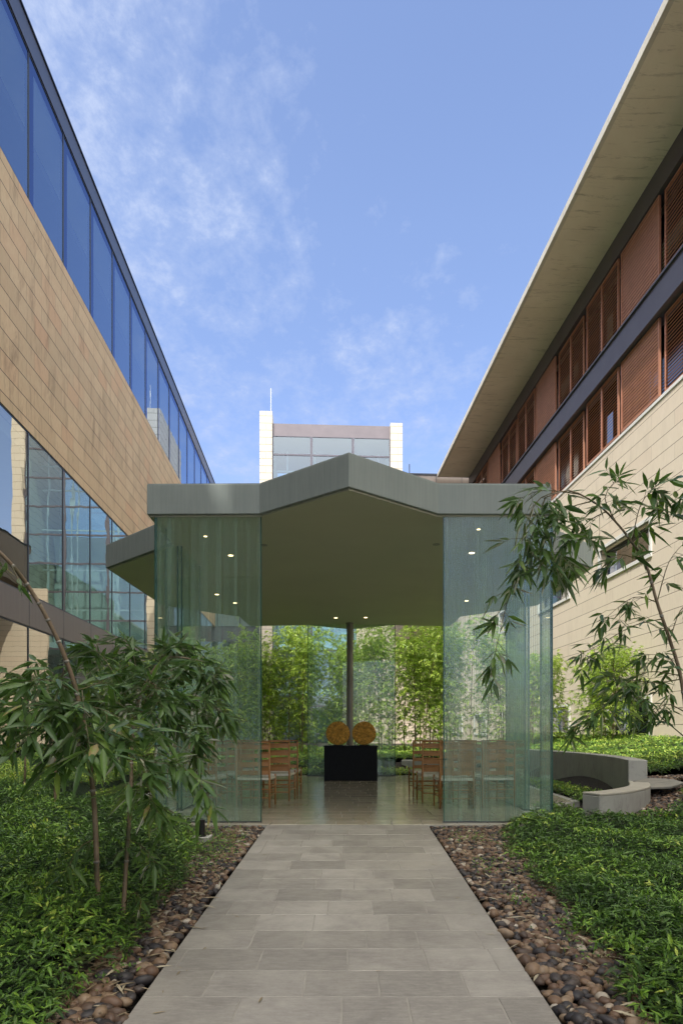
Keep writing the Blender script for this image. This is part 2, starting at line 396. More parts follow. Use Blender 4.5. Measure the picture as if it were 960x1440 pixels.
# ------------------------------------------------------------------ plan data
PC = -.02                                   # centre line of the chapel
HALF = [(0,6.97),(1.06,7.84),(2.40,7.86),(2.45,9.10),(3.85,10.46),(3.85,13.55),(2.50,14.9),(2.46,16.25),(1.06,16.08),(0,16.75)]
ROOF = [(x+PC, y) for x, y in HALF] + [(-x+PC, y) for x, y in HALF[::-1][1:-1]]
FLOORP = [(1.02,7.72),(2.52,7.72),(2.52,9.2),(3.6,10.4),(3.6,13.6),(2.55,14.8),(2.55,16.25),(-2.55,16.25),(-2.55,14.8),(-3.6,13.6),(-3.6,10.4),(-2.5,9.2),(-2.5,7.72),(-1.05,7.72)]
WALLC = [(2.76,7.90),(3.02,8.05),(3.34,8.36),(3.72,8.86),(4.04,9.64),(4.24,10.6),(4.33,11.8),(4.28,13.0),(4.05,14.4),(3.55,15.8),(2.75,16.9),(1.95,17.5),(1.35,17.75)]
PX0, PX1 = -.975, .90                        # path edges
def gz(y): return -.03*(7.8-y) if y < 7.8 else 0.0
def inpoly(x, y, P):
    c = False; n = len(P); j = n-1
    for i in range(n):
        xi, yi = P[i]; xj, yj = P[j]
        if (yi > y) != (yj > y) and x < (xj-xi)*(y-yi)/(yj-yi)+xi: c = not c
        j = i
    return c
def sst(a, b, x):
    t = min(1, max(0, (x-a)/(b-a))); return t*t*(3-2*t)
def wave(x, y):
    return (math.sin(x*1.7+y*.9)*.5+math.sin(y*2.3-x*1.1+1.3)*.3+math.sin(x*4.1+y*3.3)*.2)
GARDEN_LOW = WALLC + [(0.6,17.9),(-2.5,17.2),(-4.2,15),(-4.3,9),(-2.7,7.7),(2.6,7.7)]
def gh(x, y):
    """height of the soil"""
    z = gz(y)
    if inpoly(x, y, GARDEN_LOW): return z - .03
    if x > 0:
        if y < 9.6: z += .62*sst(2.7, 7.5, x)
        else: z += .36 + .38*sst(4.3, 8, x) if y < 17.5 or x > 3 else .25
    if x <= 0 and y > 16.5: z += .2*sst(16.8, 18.5, y)
    if y < 17 and x < -1.2: z += .10*sst(-1.3, -3.0, x) if False else .10*min(1, max(0, (-1.3-x)/1.7))
    return z

# ------------------------------------------------------------------ setting
def axis(a, b, far, step):
    c = list(np.arange(a, b+1e-6, step)); return [-far, -far*.3, a-14] + c + [b+14, far*.3, far]
g = MB(); xs = axis(-10, 9.4, 300, .3); ys = axis(-2, 30, 400, .3)
for y in ys:
    for x in xs:
        z = gh(x, y) if (-10 <= x <= 9.5 and -2 <= y <= 30) else 0
        if -1.15 < x < 1.05 and y < 7.9: z = gz(y)-.09
        if y < -2: z = gz(-2)
        if inpoly(x, y, FLOORP): z = -.13
        g.v.append((x, y, z-.02))
nx = len(xs)
for j in range(len(ys)-1):
    for i in range(nx-1): g.f.append((j*nx+i, j*nx+i+1, (j+1)*nx+i+1, (j+1)*nx+i))
tag(g.build('ground', M['soil'], smooth=True), kind='structure')

def tiles(name, mt, y0, y1, xlim, z_at, seed, thick=.03, step=.31):
    r = random.Random(seed); b = MB(); gp = .0035
    y = y0
    while y < y1-.02:
        ye = min(y+step, y1); xa, xb = xlim((y+ye)/2); x = xa - r.uniform(0, .3)
        while x < xb:
            w = r.choice((.30,.36,.42,.47)) ; xe = x+w
            a, c = max(x, xa), min(xe, xb)
            if xb-c < .1: c = xb; xe = xb+1
            if c-a > .04:
                dz = r.uniform(-.0008, .0008); za, zb = z_at(y)+dz, z_at(ye)+dz
                k = len(b.v)
                P = [(a+gp,y+gp),(c-gp,y+gp),(c-gp,ye-gp),(a+gp,ye-gp)]; e = .0025
                Q = [(a+gp+e,y+gp+e),(c-gp-e,y+gp+e),(c-gp-e,ye-gp-e),(a+gp+e,ye-gp-e)]
                zz = [za,za,zb,zb]
                b.v += [(p[0],p[1],h-thick) for p, h in zip(P, zz)] + [(p[0],p[1],h-e) for p, h in zip(P, zz)] + [(p[0],p[1],h) for p, h in zip(Q, zz)]
                t = r.random()
                for i in range(4):
                    j = (i+1) % 4
                    b.f.append((k+i,k+j,k+4+j,k+4+i)); b.f.append((k+4+i,k+4+j,k+8+j,k+8+i)); b.t += [t, t]
                b.f.append((k+8,k+9,k+10,k+11)); b.t.append(t)
            x = xe
        y = ye
    return b.build(name, mt)
path = tiles('path', M['tile_out'], .6, 7.72, lambda y: (PX0, PX1), gz, 3)
tag(path, kind='structure')
pb = MB()
k = 0
for y in (.6, 7.72): pb.v += [(PX0+.004, y, gz(y)-.2), (PX1-.004, y, gz(y)-.2), (PX1-.004, y, gz(y)-.002), (PX0+.004, y, gz(y)-.002)]
pb.f += [(0,1,2,3),(7,6,5,4),(3,2,6,7),(0,3,7,4),(1,5,6,2)]
tag(pb.build('path_bed', M['grout']), kind='structure')

# ------------------------------------------------------------------ glass chapel
chapel = empty('glass_chapel', 'open chapel of striped green glass under a star shaped grey roof', 'chapel', (0, 12, 0))
def inset(P, d):
    c = Vector((PC, 11.9)); return [tuple(c+(Vector(p)-c)*(1-d/max(1e-6,(Vector(p)-c).length))) for p in P]
def chap(o):
    o.location = o.location - Vector((0,12,0)); return o
roof = chap(fixn(MB().prism(ROOF, 3.668, 4.022).build('roof', M['chapel_fascia'], chapel)))
md = roof.modifiers.new('bevel', 'BEVEL'); md.width = .008; md.segments = 2; md.limit_method = 'ANGLE'
so = fixn(MB().prism(inset(ROOF, .05), 3.650, 3.669).build('soffit', M['soffit'], roof))
cap = MB()
for i in range(len(ROOF)):
    a = Vector(ROOF[i]); b_ = Vector(ROOF[(i+1) % len(ROOF)]); d = (b_-a).normalized(); n_ = Vector((d.y, -d.x))
cp = fixn(MB().prism(inset(ROOF, .012), 4.02, 4.034).build('roof_cap', M['chapel_fascia'], roof))
fl = chap(MB().prism(FLOORP, -.13, -.012).build('floor_slab', M['kerb'], chapel)); fixn(fl)
def flim(y):
    if y < 9.2: return (-2.30, 2.34)
    if y > 14.8: return (-2.35, 2.37)
    w = 2.3+min(1.15, (y-9.2)*.95, (14.8-y)*.95); return (-w, w)
ft = chap(tiles('floor_paving', M['tile_in'], 7.722, 16.15, flim, lambda y: 0.0, 11, .011)); ft.parent = chapel
def gpanel(x0, x1, y0, y1, lab=None):
    o = chap(MB().box(x0, x1, y0, y1, .004, 3.65, skip=(0,1)).build('glass_panel', M['chapel_glass'], chapel))
    if x1-x0 > y1-y0:
        for x in (x0, x1): MB().box(x-.006, x+.006, y0-.001, y1+.001, .003, 3.649).build('glass_edge', M['glass_edge'], o)
    else:
        for y in (y0, y1): MB().box(x0-.001, x1+.001, y-.006, y+.006, .003, 3.649).build('glass_edge', M['glass_edge'], o)
    b = MB().box(x0-.01, x1+.01, y0-.01, y1+.01, -.011, .012); b.build('floor_channel', M['steel_dark'], o)
    if lab: o['label'] = lab
    return o
gpanel(-2.335, -1.07, 7.90, 7.918); gpanel(1.11, 2.405, 7.90, 7.918)
gpanel(-2.335, -2.317, 7.93, 8.35); gpanel(2.387, 2.405, 7.93, 8.35)
gpanel(-2.345, -2.327, 9.15, 10.25); gpanel(2.40, 2.418, 9.15, 10.25)
gpanel(-2.40, -2.382, 9.15, 10.25); gpanel(2.45, 2.468, 9.15, 10.25)
gpanel(-1.035, 1.065, 15.94, 15.958)
col_ = MB(); pts = [(0,0,.0),(0,0,.03),(0,0,.031),(0,0,3.62),(0,0,3.621),(0,0,3.652)]
col_.tube(pts, [.12,.12,.078,.078,.10,.10], 28)
c_ = col_.build('column', M['column'], chapel, smooth=True); c_.location = (-.02, 15.72-12, 0)
md = c_.modifiers.new('es', 'EDGE_SPLIT'); md.split_angle = R(40)
lamps = [(324.5,780.5,1,.05),(305,835.5,1,.05),(330.5,847.5,1,.05),(289,753.5,1,.03),(371,766.5,0,.05),(613,765.5,0,.05),(472,868.5,1,.05),(514,868,1,.05),(663,777,1,.055),(655.5,844.5,1,.05),(672.5,743.7,1,.03)]
for px, py, on, r_ in lamps:
    Y = 2.55*F_PX/(HZ-py); X = (px-CX)/F_PX*Y
    d = empty('downlight', None, None, (X, Y-12, 3.650)); d.parent = chapel
    t = MB(); t.tube([(0,0,-.006),(0,0,0)], [r_*1.05]*2, 20).build('trim_ring', M['lamp_off'], d)
    MB().tube([(0,0,-.009),(0,0,-.0061)], [r_*.75]*2, 20).build('lens', M['lamp_on'] if on else M['lamp_off'], d)

# altar and discs
al = empty('altar', 'black granite altar block standing on the chapel floor in front of the column', 'altar', (0, 14.4, 0))
MB().box(-.58,.58,0,.55,.001,.735).build('block', M['altar'], al, bevel=.004)
MB().box(-.588,.588,-.008,.558,.7355,.762).build('altar_top', M['altar'], al, bevel=.003)
for sx, lab in ((-1, 'gold ribbed disc standing on the left half of the black altar'), (1, 'gold ribbed disc standing on the right half of the black altar')):
    r = random.Random(5+sx); root = empty('disc_sculpture', lab, 'sculpture', (.005+sx*.288, 14.62, .762), 0, 'gold discs on the altar')
    b = MB(); n = 72; rad = [.262*(1+.012*math.sin(3*2*math.pi*k/n+sx)+r.uniform(-.010,.010)) for k in range(n)]
    rings = [0, .25, .5, .75, .93, 1.0]; dep = [.012,.012,.012,.012,.012,.0]
    for side in (-1, 1):
        base = len(b.v); b.v.append((0, side*.010, 0))
        for q, dd in zip(rings[1:], dep[1:]):
            for k in range(n):
                a = 2*math.pi*k/n; rg = rad[k]*q
                b.v.append((rg*math.cos(a), side*(dd + (r.uniform(-.005,.006) if q < 1 else 0.006)), rg*math.sin(a)))
        for k in range(n):
            k2 = (k+1) % n
            b.f.append((base, base+1+k, base+1+k2) if side < 0 else (base, base+1+k2, base+1+k))
            for j in range(len(rings)-2):
                A = base+1+j*n
                q4 = (A+k, A+n+k, A+n+k2, A+k2); b.f.append(q4 if side < 0 else q4[::-1])
    o0 = 1+(len(rings)-2)*n; half = 1+(len(rings)-1)*n
    for k in range(n):
        k2 = (k+1) % n; b.f.append((o0+k, half+o0+k, half+o0+k2, o0+k2))
    o = b.build('disc', M['gold'], root, smooth=True); o.location = (0,0,.272); o.rotation_euler = (0, R(40*sx), 0)
    MB().box(-.11,.11,-.06,.06,.0005,.014).build('base_plate', M['altar'], root, bevel=.002)

# chairs
def make_chair():
    t = empty('ladderback_chair', 'x', 'chair', (0,0,0), 0, 'ladder back chairs in rows inside the chapel')
    W = .235; D0, D1 = 0.0, .40
    for s in (-1, 1):
        MB().tube([(s*W, D0-.0, .001),(s*W, D0, .40),(s*(W+.004), D0-.03, .93)], [.012,.016,.012], 8).build('leg', M['wood'], t, smooth=True)
        MB().tube([(s*(W+.02), D1, .001),(s*(W+.02), D1, .30),(s*(W+.02), D1, .455)], [.012,.016,.013], 8).build('leg', M['wood'], t, smooth=True)
    for z in (.855, .735, .615, .495):
        b = MB(); n = 8; yb = -.03*(z-.4)/.53
        for i in range(n+1):
            x = -W+2*W*i/n; c = .022*(1-(2*i/n-1)**2); hh = .024+.010*(1-(2*i/n-1)**2)
            for (dy, dz) in ((-.005,-.026),(.005,-.026),(.005,hh),(-.005,hh)): b.v.append((x, yb-c+dy, z+dz))
        for i in range(n):
            for k in range(4):
                k2 = (k+1) % 4; b.f.append((i*4+k, i*4+k2, (i+1)*4+k2, (i+1)*4+k))
        b.build('back_slat', M['wood'], t)
    MB().tube([(-W-.012,-.03,.925),(0,-.036,.928),(W+.012,-.03,.925)], .011, 8).build('top_rail', M['wood'], t, smooth=True)
    b = MB()
    for z in (.14, .26):
        for s in (-1, 1): b.tube([(s*W, 0, z+.03),(s*(W+.02), D1, z+.03)], .009, 6)
        b.tube([(-W, 0, z),(W, 0, z)], .009, 6)
    b.tube([(-W-.02, D1, .22),(W+.02, D1, .22)], .009, 6); b.build('stretchers', M['wood'], t, smooth=True)
    b = MB(); n = 8
    for i in range(n+1):
        for j in range(n+1):
            u, v = i/n, j/n; y = -.012+.425*v; w = W+.004+.02*v
            b.v.append(((2*u-1)*w, y, .428-.014*math.sin(math.pi*u)*math.sin(math.pi*v)))
    for i in range(n+1):
        for j in range(n+1):
            u, v = i/n, j/n; y = -.012+.425*v; w = W+.004+.02*v
            b.v.append(((2*u-1)*w, y, .392))
    Q = (n+1)*(n+1)
    for i in range(n):
        for j in range(n):
            a = i*(n+1)+j; b.f.append((a, a+n+1, a+n+2, a+1)); b.f.append((Q+a, Q+a+1, Q+a+n+2, Q+a+n+1))
    for i in range(n):
        for (a, c) in ((i*(n+1), (i+1)*(n+1)), (i*(n+1)+n, (i+1)*(n+1)+n), (i, i+1), (n*(n+1)+i, n*(n+1)+i+1)): b.f.append((a, c, Q+c, Q+a))
    fixn(b.build('seat', M['cane'], t, bevel=.006)); return t
proto = make_chair(); first = True
rows = ['nearest row', 'middle row', 'far row']
for side, sname in ((-1, 'left'), (1, 'right')):
    inner = [(1.38, 9.42), (1.17, 10.28), (1.12, 11.15)] if side < 0 else [(1.50, 9.30), (1.32, 10.1), (1.27, 11.0)]
    for r_, (ix, iy) in enumerate(inner):
        for c_i, cname in enumerate(('aisle seat', 'second from the aisle', 'third from the aisle')):
            if c_i == 2 and r_ == 0: continue
            o = proto if first else copy_tree(proto); first = False
            o.location = (side*(ix+(.76 if side < 0 else .58)*c_i)+rnd.uniform(-.02,.02), iy+.10*c_i+rnd.uniform(-.03,.03), 0)
            o.rotation_euler = (0,0,side*R(3+5*c_i)+rnd.uniform(-.04,.04))
            o['label'] = f'ladder back wooden chair {sname} of the aisle, {rows[r_]}, {cname}'

# curved concrete retaining wall and bench
wl = empty('curved_retaining_wall', 'curved grey concrete retaining wall with a low bench end right of the chapel', 'wall', (3.5, 9.6, 0))
def ribbon(pts, th, z0, z1, name, m, topm=None):
    b = MB(); n = len(pts); P = [Vector(p) for p in pts]; O = []
    for i in range(n):
        d = (P[min(i+1,n-1)]-P[max(i-1,0)]).normalized(); O.append(P[i]+Vector((d.y,-d.x))*th)
    for i in range(n):
        b.v += [(P[i].x,P[i].y,z0),(O[i].x,O[i].y,z0),(O[i].x,O[i].y,z1),(P[i].x,P[i].y,z1)]
    for i in range(n-1):
        for k in range(4):
            k2 = (k+1) % 4; b.f.append((i*4+k, (i+1)*4+k, (i+1)*4+k2, i*4+k2))
    b.f.append((0,1,2,3)); e = (n-1)*4; b.f.append((e+3,e+2,e+1,e))
    o = fixn(b.build(name, m, wl, bevel=.01)); o.location = (-3.5,-9.6,0); return o
def smooth_line(P, k=5):
    out = []
    for i in range(len(P)-1):
        p0 = P[max(i-1,0)]; p1 = P[i]; p2 = P[i+1]; p3 = P[min(i+2,len(P)-1)]
        for q in range(k):
            t = q/k
            out.append(tuple(.5*((2*p1[a])+(-p0[a]+p2[a])*t+(2*p0[a]-5*p1[a]+4*p2[a]-p3[a])*t*t+(-p0[a]+3*p1[a]-3*p2[a]+p3[a])*t**3) for a in (0,1)))
    out.append(tuple(P[-1])); return out
ribbon(smooth_line(WALLC[:5]), .26, -.25, .335, 'bench', M['wall_concrete'])
ribbon(smooth_line(WALLC[:5]), .262, .3355, .366, 'bench_top', M['bench_top'])
ribbon(smooth_line(WALLC[4:11]), .26, -.25, .668, 'wall', M['wall_concrete'])
ribbon(smooth_line(WALLC[10:]), .30, -.25, .30, 'low_end', M['wall_concrete'])

# flat slab + spotlight
sl = MB(); P = [(-.32,-.22),(-.05,-.30),(.30,-.18),(.34,.06),(.10,.27),(-.25,.2)]
o = fixn(sl.prism(P, 0, .03).build('stone_slab', M['slate'], bevel=.006)); o.location = (4.33, 9.35, .34); o.rotation_euler = (R(7), R(-4), .3)
tag(o, 'flat grey slate slab lying on the pebbles behind the end of the curved wall', 'slab')
sp = empty('garden_spotlight', 'small black cylinder spotlight on a square concrete base beside the left pebbles', 'spotlight', (-1.52, 6.75, gz(6.75)+.02))
MB().box(-.09,.09,-.09,.09,-.02,.03).build('base', M['kerb'], sp, bevel=.005)
b = MB(); b.tube([(0,0,.031),(0,0,.20),(0,0,.2005),(0,0,.185)], [.035,.035,.028,.028], 18); o = b.build('lamp_housing', M['black_metal'], sp)
MB().tube([(0,0,.031),(0,0,.04)], [.05,.05], 18).build('mounting_ring', M['black_metal'], sp)

# ------------------------------------------------------------------ buildings (frames turned 3.15 degrees)
TH = math.atan(.055)
def bw(lx, ly):                               # local court frame -> world
    return Vector((lx*math.cos(TH)-ly*math.sin(TH), lx*math.sin(TH)+ly*math.cos(TH), 0))
def facade(y0, y1, z0, z1, holes, depth, xf=0.0, sgn=1):
    """wall sheet at x=xf facing sgn*x with openings and reveals"""
    b = MB(); ys_ = sorted({y0, y1, *[h[0] for h in holes], *[h[1] for h in holes]}); zs_ = sorted({z0, z1, *[h[2] for h in holes], *[h[3] for h in holes]})
    for i in range(len(ys_)-1):
        for j in range(len(zs_)-1):
            ya, yb, za, zb = ys_[i], ys_[i+1], zs_[j], zs_[j+1]; cy, cz = (ya+yb)/2, (za+zb)/2
            if any(h[0] < cy < h[1] and h[2] < cz < h[3] for h in holes): continue
            q = [(xf,ya,za),(xf,yb,za),(xf,yb,zb),(xf,ya,zb)]
            b.quad(*(q if sgn > 0 else q[::-1]))
    xi = xf-sgn*depth
    for (a, c, d, e) in holes:
        b.quad((xf,a,d),(xf,c,d),(xi,c,d),(xi,a,d)); b.quad((xf,a,e),(xi,a,e),(xi,c,e),(xf,c,e))
        b.quad((xf,a,d),(xi,a,d),(xi,a,e),(xf,a,e)); b.quad((xf,c,d),(xf,c,e),(xi,c,e),(xi,c,d))
    return b

# ---- left building
lb = empty('stone_office_building', 'long sandstone building with blue glass top floor and mirrored lower windows on the left', 'building', bw(-9, 0), TH)
Y0, Y1 = -14, 61
o = MB(); o.box(-.35, 0, Y0, Y1, 10.55, 17.86); o.build('wall', M['stone_left'], lb)
MB().box(-.5, .0, Y0, Y1, 4.40, 5.38).build('spandrel_band', M['bronze'], lb)
b = MB()
for k in range(14): b.box(.0005, .004, 21.47-.012+2.9*(k-4), 21.47+.012+2.9*(k-4), 4.405, 5.375)
b.build('panel_joints', M['steel_dark'], lb)
rf = MB().box(-12, .02, Y0, Y1, 22.62, 23.42).build('roof', M['fascia_left'], lb, bevel=.02)
MB().box(-.3, .06, Y0, Y1, 23.42, 23.48).build('roof_edge_cap', M['steel_dark'], rf)
MB().box(-1.15, -.12, Y0, Y1, 22.3, 22.6).build('upper_ceiling', M['interior_light'], lb)
MB().box(-12, -1.16, Y0, Y1, 22.0, 22.6).build('upper_bulkhead', M['interior'], lb)
MB().box(-3.2, -3.0, Y0, Y1, 17.9, 22.29).build('upper_room_wall', M['interior'], lb)
MB().box(-7, -.36, Y0, Y1, 17.5, 17.8).build('upper_floor', M['interior'], lb)
MB().box(-7, -.36, Y0, Y1, 10.1, 10.52).build('middle_ceiling', M['interior_light'], lb)
MB().box(-5.2, -5.0, Y0, Y1, .1, 10.09).build('room_wall', M['interior'], lb)
MB().box(-5, -.55, Y0, Y1, 4.6, 4.9).build('middle_floor', M['interior'], lb)
MB().box(-.5, -.02, Y0, Y1, -.1, .30).build('plinth', M['steel_dark'], lb)
ystart = 21.47-2.9*4
def window_row(n, z0, z1, pane_m, border, xr, frit=False):
    for k in range(n):
        a = ystart+2.9*k; c = a+2.9
        f = MB()
        f.box(xr-.10, xr+.02, a-.03, a+.03, z0, z1)
        f.box(xr-.08, xr+.015, a+.03, c-.03, z0, z0+.05); f.box(xr-.08, xr+.015, a+.03, c-.03, z1-.05, z1)
        fr = f.build('window', M['steel_dark'], lb)
        if frit:
            MB().box(xr-.012, xr, a+.03, a+.38, z0+.05, z1-.05, skip=(0,1,2,4)).build('pane_border', M['frit'], fr)
            MB().box(xr-.012, xr, a+.3805, c-.03, z1-.40, z1-.05, skip=(0,1,2,4)).build('pane_border', M['frit'], fr)
            MB().quad((xr,a+.3805,z0+.05),(xr,c-.03,z0+.05),(xr,c-.03,z1-.4005),(xr,a+.3805,z1-.4005)).build('pane', pane_m, fr)
        else:
            MB().quad((xr,a+.03,z0+.05),(xr,c-.03,z0+.05),(xr,c-.03,z1-.05),(xr,a+.03,z1-.05)).build('pane', pane_m, fr)
window_row(17, 17.86, 22.6, M['glass_upper'], 0, -.03, True)
window_row(17, 5.38, 10.55, M['glass_lower'], 0, -.04)
window_row(17, .30, 4.40, M['glass_lower'], 0, -.04)
MB().box(-.4, -.03, Y0, ystart-.04, .3, 4.39).box(-.4, -.03, Y0, ystart-.04, 5.39, 10.54).box(-.4, -.03, Y0, ystart-.04, 17.87, 22.6).build('near_glazing', M['glass_dark'], lb)
MB().box(-12, -.4, Y1-.3, Y1, 0, 22.3).build('end_wall', M['stone_left'], lb)
MB().box(-12.3, -12, Y0, Y1, 0, 23).build('back_wall', M['stone_left'], lb)

# ---- right building
rb = empty('louvred_stone_building', 'cream stone building with terracotta louvred screens under a deep concrete canopy on the right', 'building', bw(9, 0), TH)
RY0, RY1, RC = -14, 56, 38.0
wins = []
for k in range(5):
    a = 17.3+5.65*k
    wins.append((a, a+3.1, 5.85, 6.75)); wins.append((a, a+2.5, .93, 1.95))
wins.append((11.6, 14.7, 5.85, 6.75))
facade(RY0, RY1, -.2, 9.70, wins, .30, 0, -1).build('wall', M['stone_right'], rb)
MB().box(.01, 6, RY0, RY1, 9.55, 9.69).build('floor_plate', M['interior'], rb)
MB().box(-.03, .32, RY0, RC, 9.702, 9.80).build('sill_course', M['white_trim'], rb, bevel=.01)
for (a, c, d, e) in wins:
    f = MB(); t = .07
    for (p, q, r_, s_) in ((a-.10,c+.10,d-.10,d),(a-.10,c+.10,e,e+.10),(a-.10,a,d,e),(c,c+.10,d,e)): f.box(-.045, .05, p, q, r_, s_)
    fr = f.build('window', M['white_trim'], rb)
    g_ = MB()
    for (p, q, r_, s_) in ((a,c,d,d+t),(a,c,e-t,e),(a,a+t,d+t,e-t),(c-t,c,d+t,e-t)): g_.box(.2, .26, p, q, r_, s_)
    g_.build('frame', M['steel_dark'], fr)
    MB().quad((.24,a,d),(.24,a,e),(.24,c,e),(.24,c,d)).build('pane', M['glass_dark'], fr)
    MB().box(.9, 1.0, a-.5, c+.5, d-.5, e+.5).build('room_backing', M['interior'], fr)
cn = MB().box(-1.85, 8, RY0, RC, 15.78, 15.92).build('canopy', M['canopy'], rb)
MB().box(-1.90, -1.78, RY0, RC, 15.775, 16.0).build('canopy_edge', M['canopy_edge'], cn, bevel=.01)
MB().box(-.06, .3, RY0, RC, 15.12, 15.777).build('eaves_beam', M['beam'], rb)
MB().box(-.12, .3, RY0, RC, 11.92, 12.72).build('floor_beam', M['beam'], rb)
MB().box(-.18, -.02, RY0, RC, 12.722, 12.78).box(-.18, -.121, RY0, RC, 11.90, 11.98).build('beam_flange', M['beam'], rb)
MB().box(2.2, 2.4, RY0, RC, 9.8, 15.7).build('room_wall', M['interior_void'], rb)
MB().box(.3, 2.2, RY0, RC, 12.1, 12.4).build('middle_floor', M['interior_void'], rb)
MB().quad((.45,RY0,9.8),(.45,RY0,15.1),(.45,RC,15.1),(.45,RC,9.8)).build('glazing', M['glass_dark'], rb)
b = MB()
for y in np.arange(4, RC, 1.24): b.box(.40, .449, y-.03, y+.03, 9.81, 15.1)
b.build('glazing_mullions', M['steel_dark'], rb)
def shutter(w, h, n, dense):
    s = empty('louvre_screen', None, None)
    f = MB(); t = .045
    f.box(-.03,.03,0,t,0,h); f.box(-.03,.03,w-t,w,0,h); f.box(-.03,.03,t,w-t,0,t); f.box(-.03,.03,t,w-t,h-t,h)
    f.build('screen_frame', M['terracotta'], s)
    b = MB()
    for i in range(n):
        z = t+(h-2*t)*(i+.5)/n; hh = (h/n)*(.27 if dense else .20); rr = Matrix.Translation((0,0,z)) @ Matrix.Rotation(R(-42 if not dense else -15), 4, 'Y')
        b.box(-.034, .034, t+.001, w-t-.001, -.008, .008, rr) if not dense else b.box(-.010, .010, t+.001, w-t-.001, -hh, hh, rr)
    b.build('slats', M['terracotta'], s); return s
for zi, (z0, h) in enumerate(((9.83, 2.04), (12.80, 2.28))):
    po = shutter(1.14, h, 21, False); pd = shutter(2.15, h, 21, True); used = set()
    base = 16.8-7.45
    for k in range(4):
        seq = [(0, 'd', 2.15), (2.33, 'o', 1.14), (3.47, 'o', 1.14), (5.02, 'o', 1.14), (6.16, 'o', 1.14)]
        for off, kd, w in seq:
            y = base+7.45*k+off
            if y+w > RC-.1 or y < 7: continue
            p = pd if kd == 'd' else po
            o = p if kd not in used else copy_tree(p); used.add(kd)
            o.parent = rb; o.location = (.0 if off < 5 else .07, y, z0)
# wing closing the gap above
wg = empty('metal_clad_wing', 'brown metal clad upper wing crossing the court behind the canopy end', 'building', bw(9, 38.3), TH)
o = MB().box(-3.9, 8, .0, 17, 12.6, 16.0).build('wall', M['bronze'], wg)
MB().box(-3.95, 8, -.05, 17, 16.0, 16.08).build('roof_edge', M['steel_dark'], wg)
MB().box(-5.5, 0, 16.5, 16.9, -.2, 12.59).build('rear_wall', M['stone_right'], wg)
b = MB()
for x in (-3.4, -1.9, -.4): b.box(x-.015, x+.015, -.006, -.001, 12.65, 15.95)
b.build('panel_joints', M['steel_dark'], wg)
for x in (-3.3, -.9):
    MB().tube([(x, 1.2, 16.08), (x, 1.2, 17.1)], .03, 6).build('lightning_rod', M['steel_dark'], wg)
# ---- tower at the far end
tw = empty('glazed_tower', 'far tower with three bays of pale glass between two cream stone piers', 'tower', bw(-4.75, 58.0), TH)
for x0, x1, h, nm in ((0, 1.08, 28.95, 'left'), (11.45, 12.5, 28.2, 'right')):
    MB().box(x0, x1, 0, 9, 0, h).build('pier', M['stone_tower'], tw)
MB().box(1.081, 11.449, .25, 8.7, 26.9, 28.0).build('roof_fascia', M['mauve'], tw)
xs3 = [1.08, 4.5, 8.15, 11.45]
for j in range(11):
    z1_ = 26.9-1.62*j*1.5; z0_ = z1_-1.62*1.5
    if j == 0: z0_ = 26.9-1.65; 
    else: z1_ = 26.9-1.65-2.45*(j-1); z0_ = z1_-2.45
    if z0_ < 0: break
    for i in range(3):
        a, c = xs3[i], xs3[i+1]
        f = MB(); f.box(a, a+.1, .2, .3, z0_, z1_); f.box(c-.1, c, .2, .3, z0_, z1_); f.box(a+.1, c-.1, .2, .3, z0_, z0_+.09); f.box(a+.1, c-.1, .2, .3, z1_-.05, z1_)
        fr = f.build('window', M['beam'], tw)
        MB().quad((a+.1,.25,z0_+.09),(c-.1,.25,z0_+.09),(c-.1,.25,z1_-.05),(a+.1,.25,z1_-.05)).build('pane', M['glass_tower'], fr)
MB().quad((11.45,8.6,0),(1.08,8.6,0),(1.08,8.6,26.9),(11.45,8.6,26.9)).build('rear_glazing', M['glass_tower'], tw)
MB().box(1.2, 11.3, 6.4, 6.6, 0, 19.5).build('inner_wall', M['interior_light'], tw)
b = MB()
for x in (2.2, 4.4, 4.75, 8.0, 8.45, 10.6): b.box(x, x+.14, 3.2, 3.34, 0, 26.8)
for z in (8.4, 12.0, 15.6, 19.2, 22.8, 25.0): b.box(1.2, 11.3, 3.4, 3.5, z, z+.12)
b.build('inner_steelwork', M['white_trim'], tw)
b = MB()
for z in (4.2, 8.2): b.box(1.1, 11.4, .5, 8.5, z, z+.5)
b.build('floor_plate', M['white_trim'], tw)
MB().tube([(.95,.5,28.95),(.95,.5,31.2)], .03, 6).build('lightning_rod', M['white_trim'], tw)
# ---- low glazed link left of the tower
lk = empty('glazed_link_building', 'lower glass fronted block with a dark spandrel band left of the far tower', 'building', bw(-13, 60.5), TH)
MB().box(0, 8.2, .4, 8, 9.2, 10.5).build('spandrel_band', M['beam'], lk)
MB().box(0, 8.2, .4, 8, 18, 19).build('roof', M['beam'], lk)
MB().box(0, 8.2, 7.6, 8, 0, 18).build('room_wall', M['interior_light'], lk)
for z0_, z1_ in ((0,4.6),(4.7,9.19),(10.51,14.2),(14.3,17.99)):
    for i in range(4):
        a = .05+2.05*i; f = MB().box(a, a+.08, .41, .5, z0_, z1_).box(a+.08, a+2.0, .41, .5, z0_, z0_+.1)
        fr = f.build('window', M['steel_dark'], lk)
        MB().quad((a+.08,.45,z0_+.1),(a+2.05,.45,z0_+.1),(a+2.05,.45,z1_),(a+.08,.45,z1_)).build('pane', M['glass_tower'], fr)
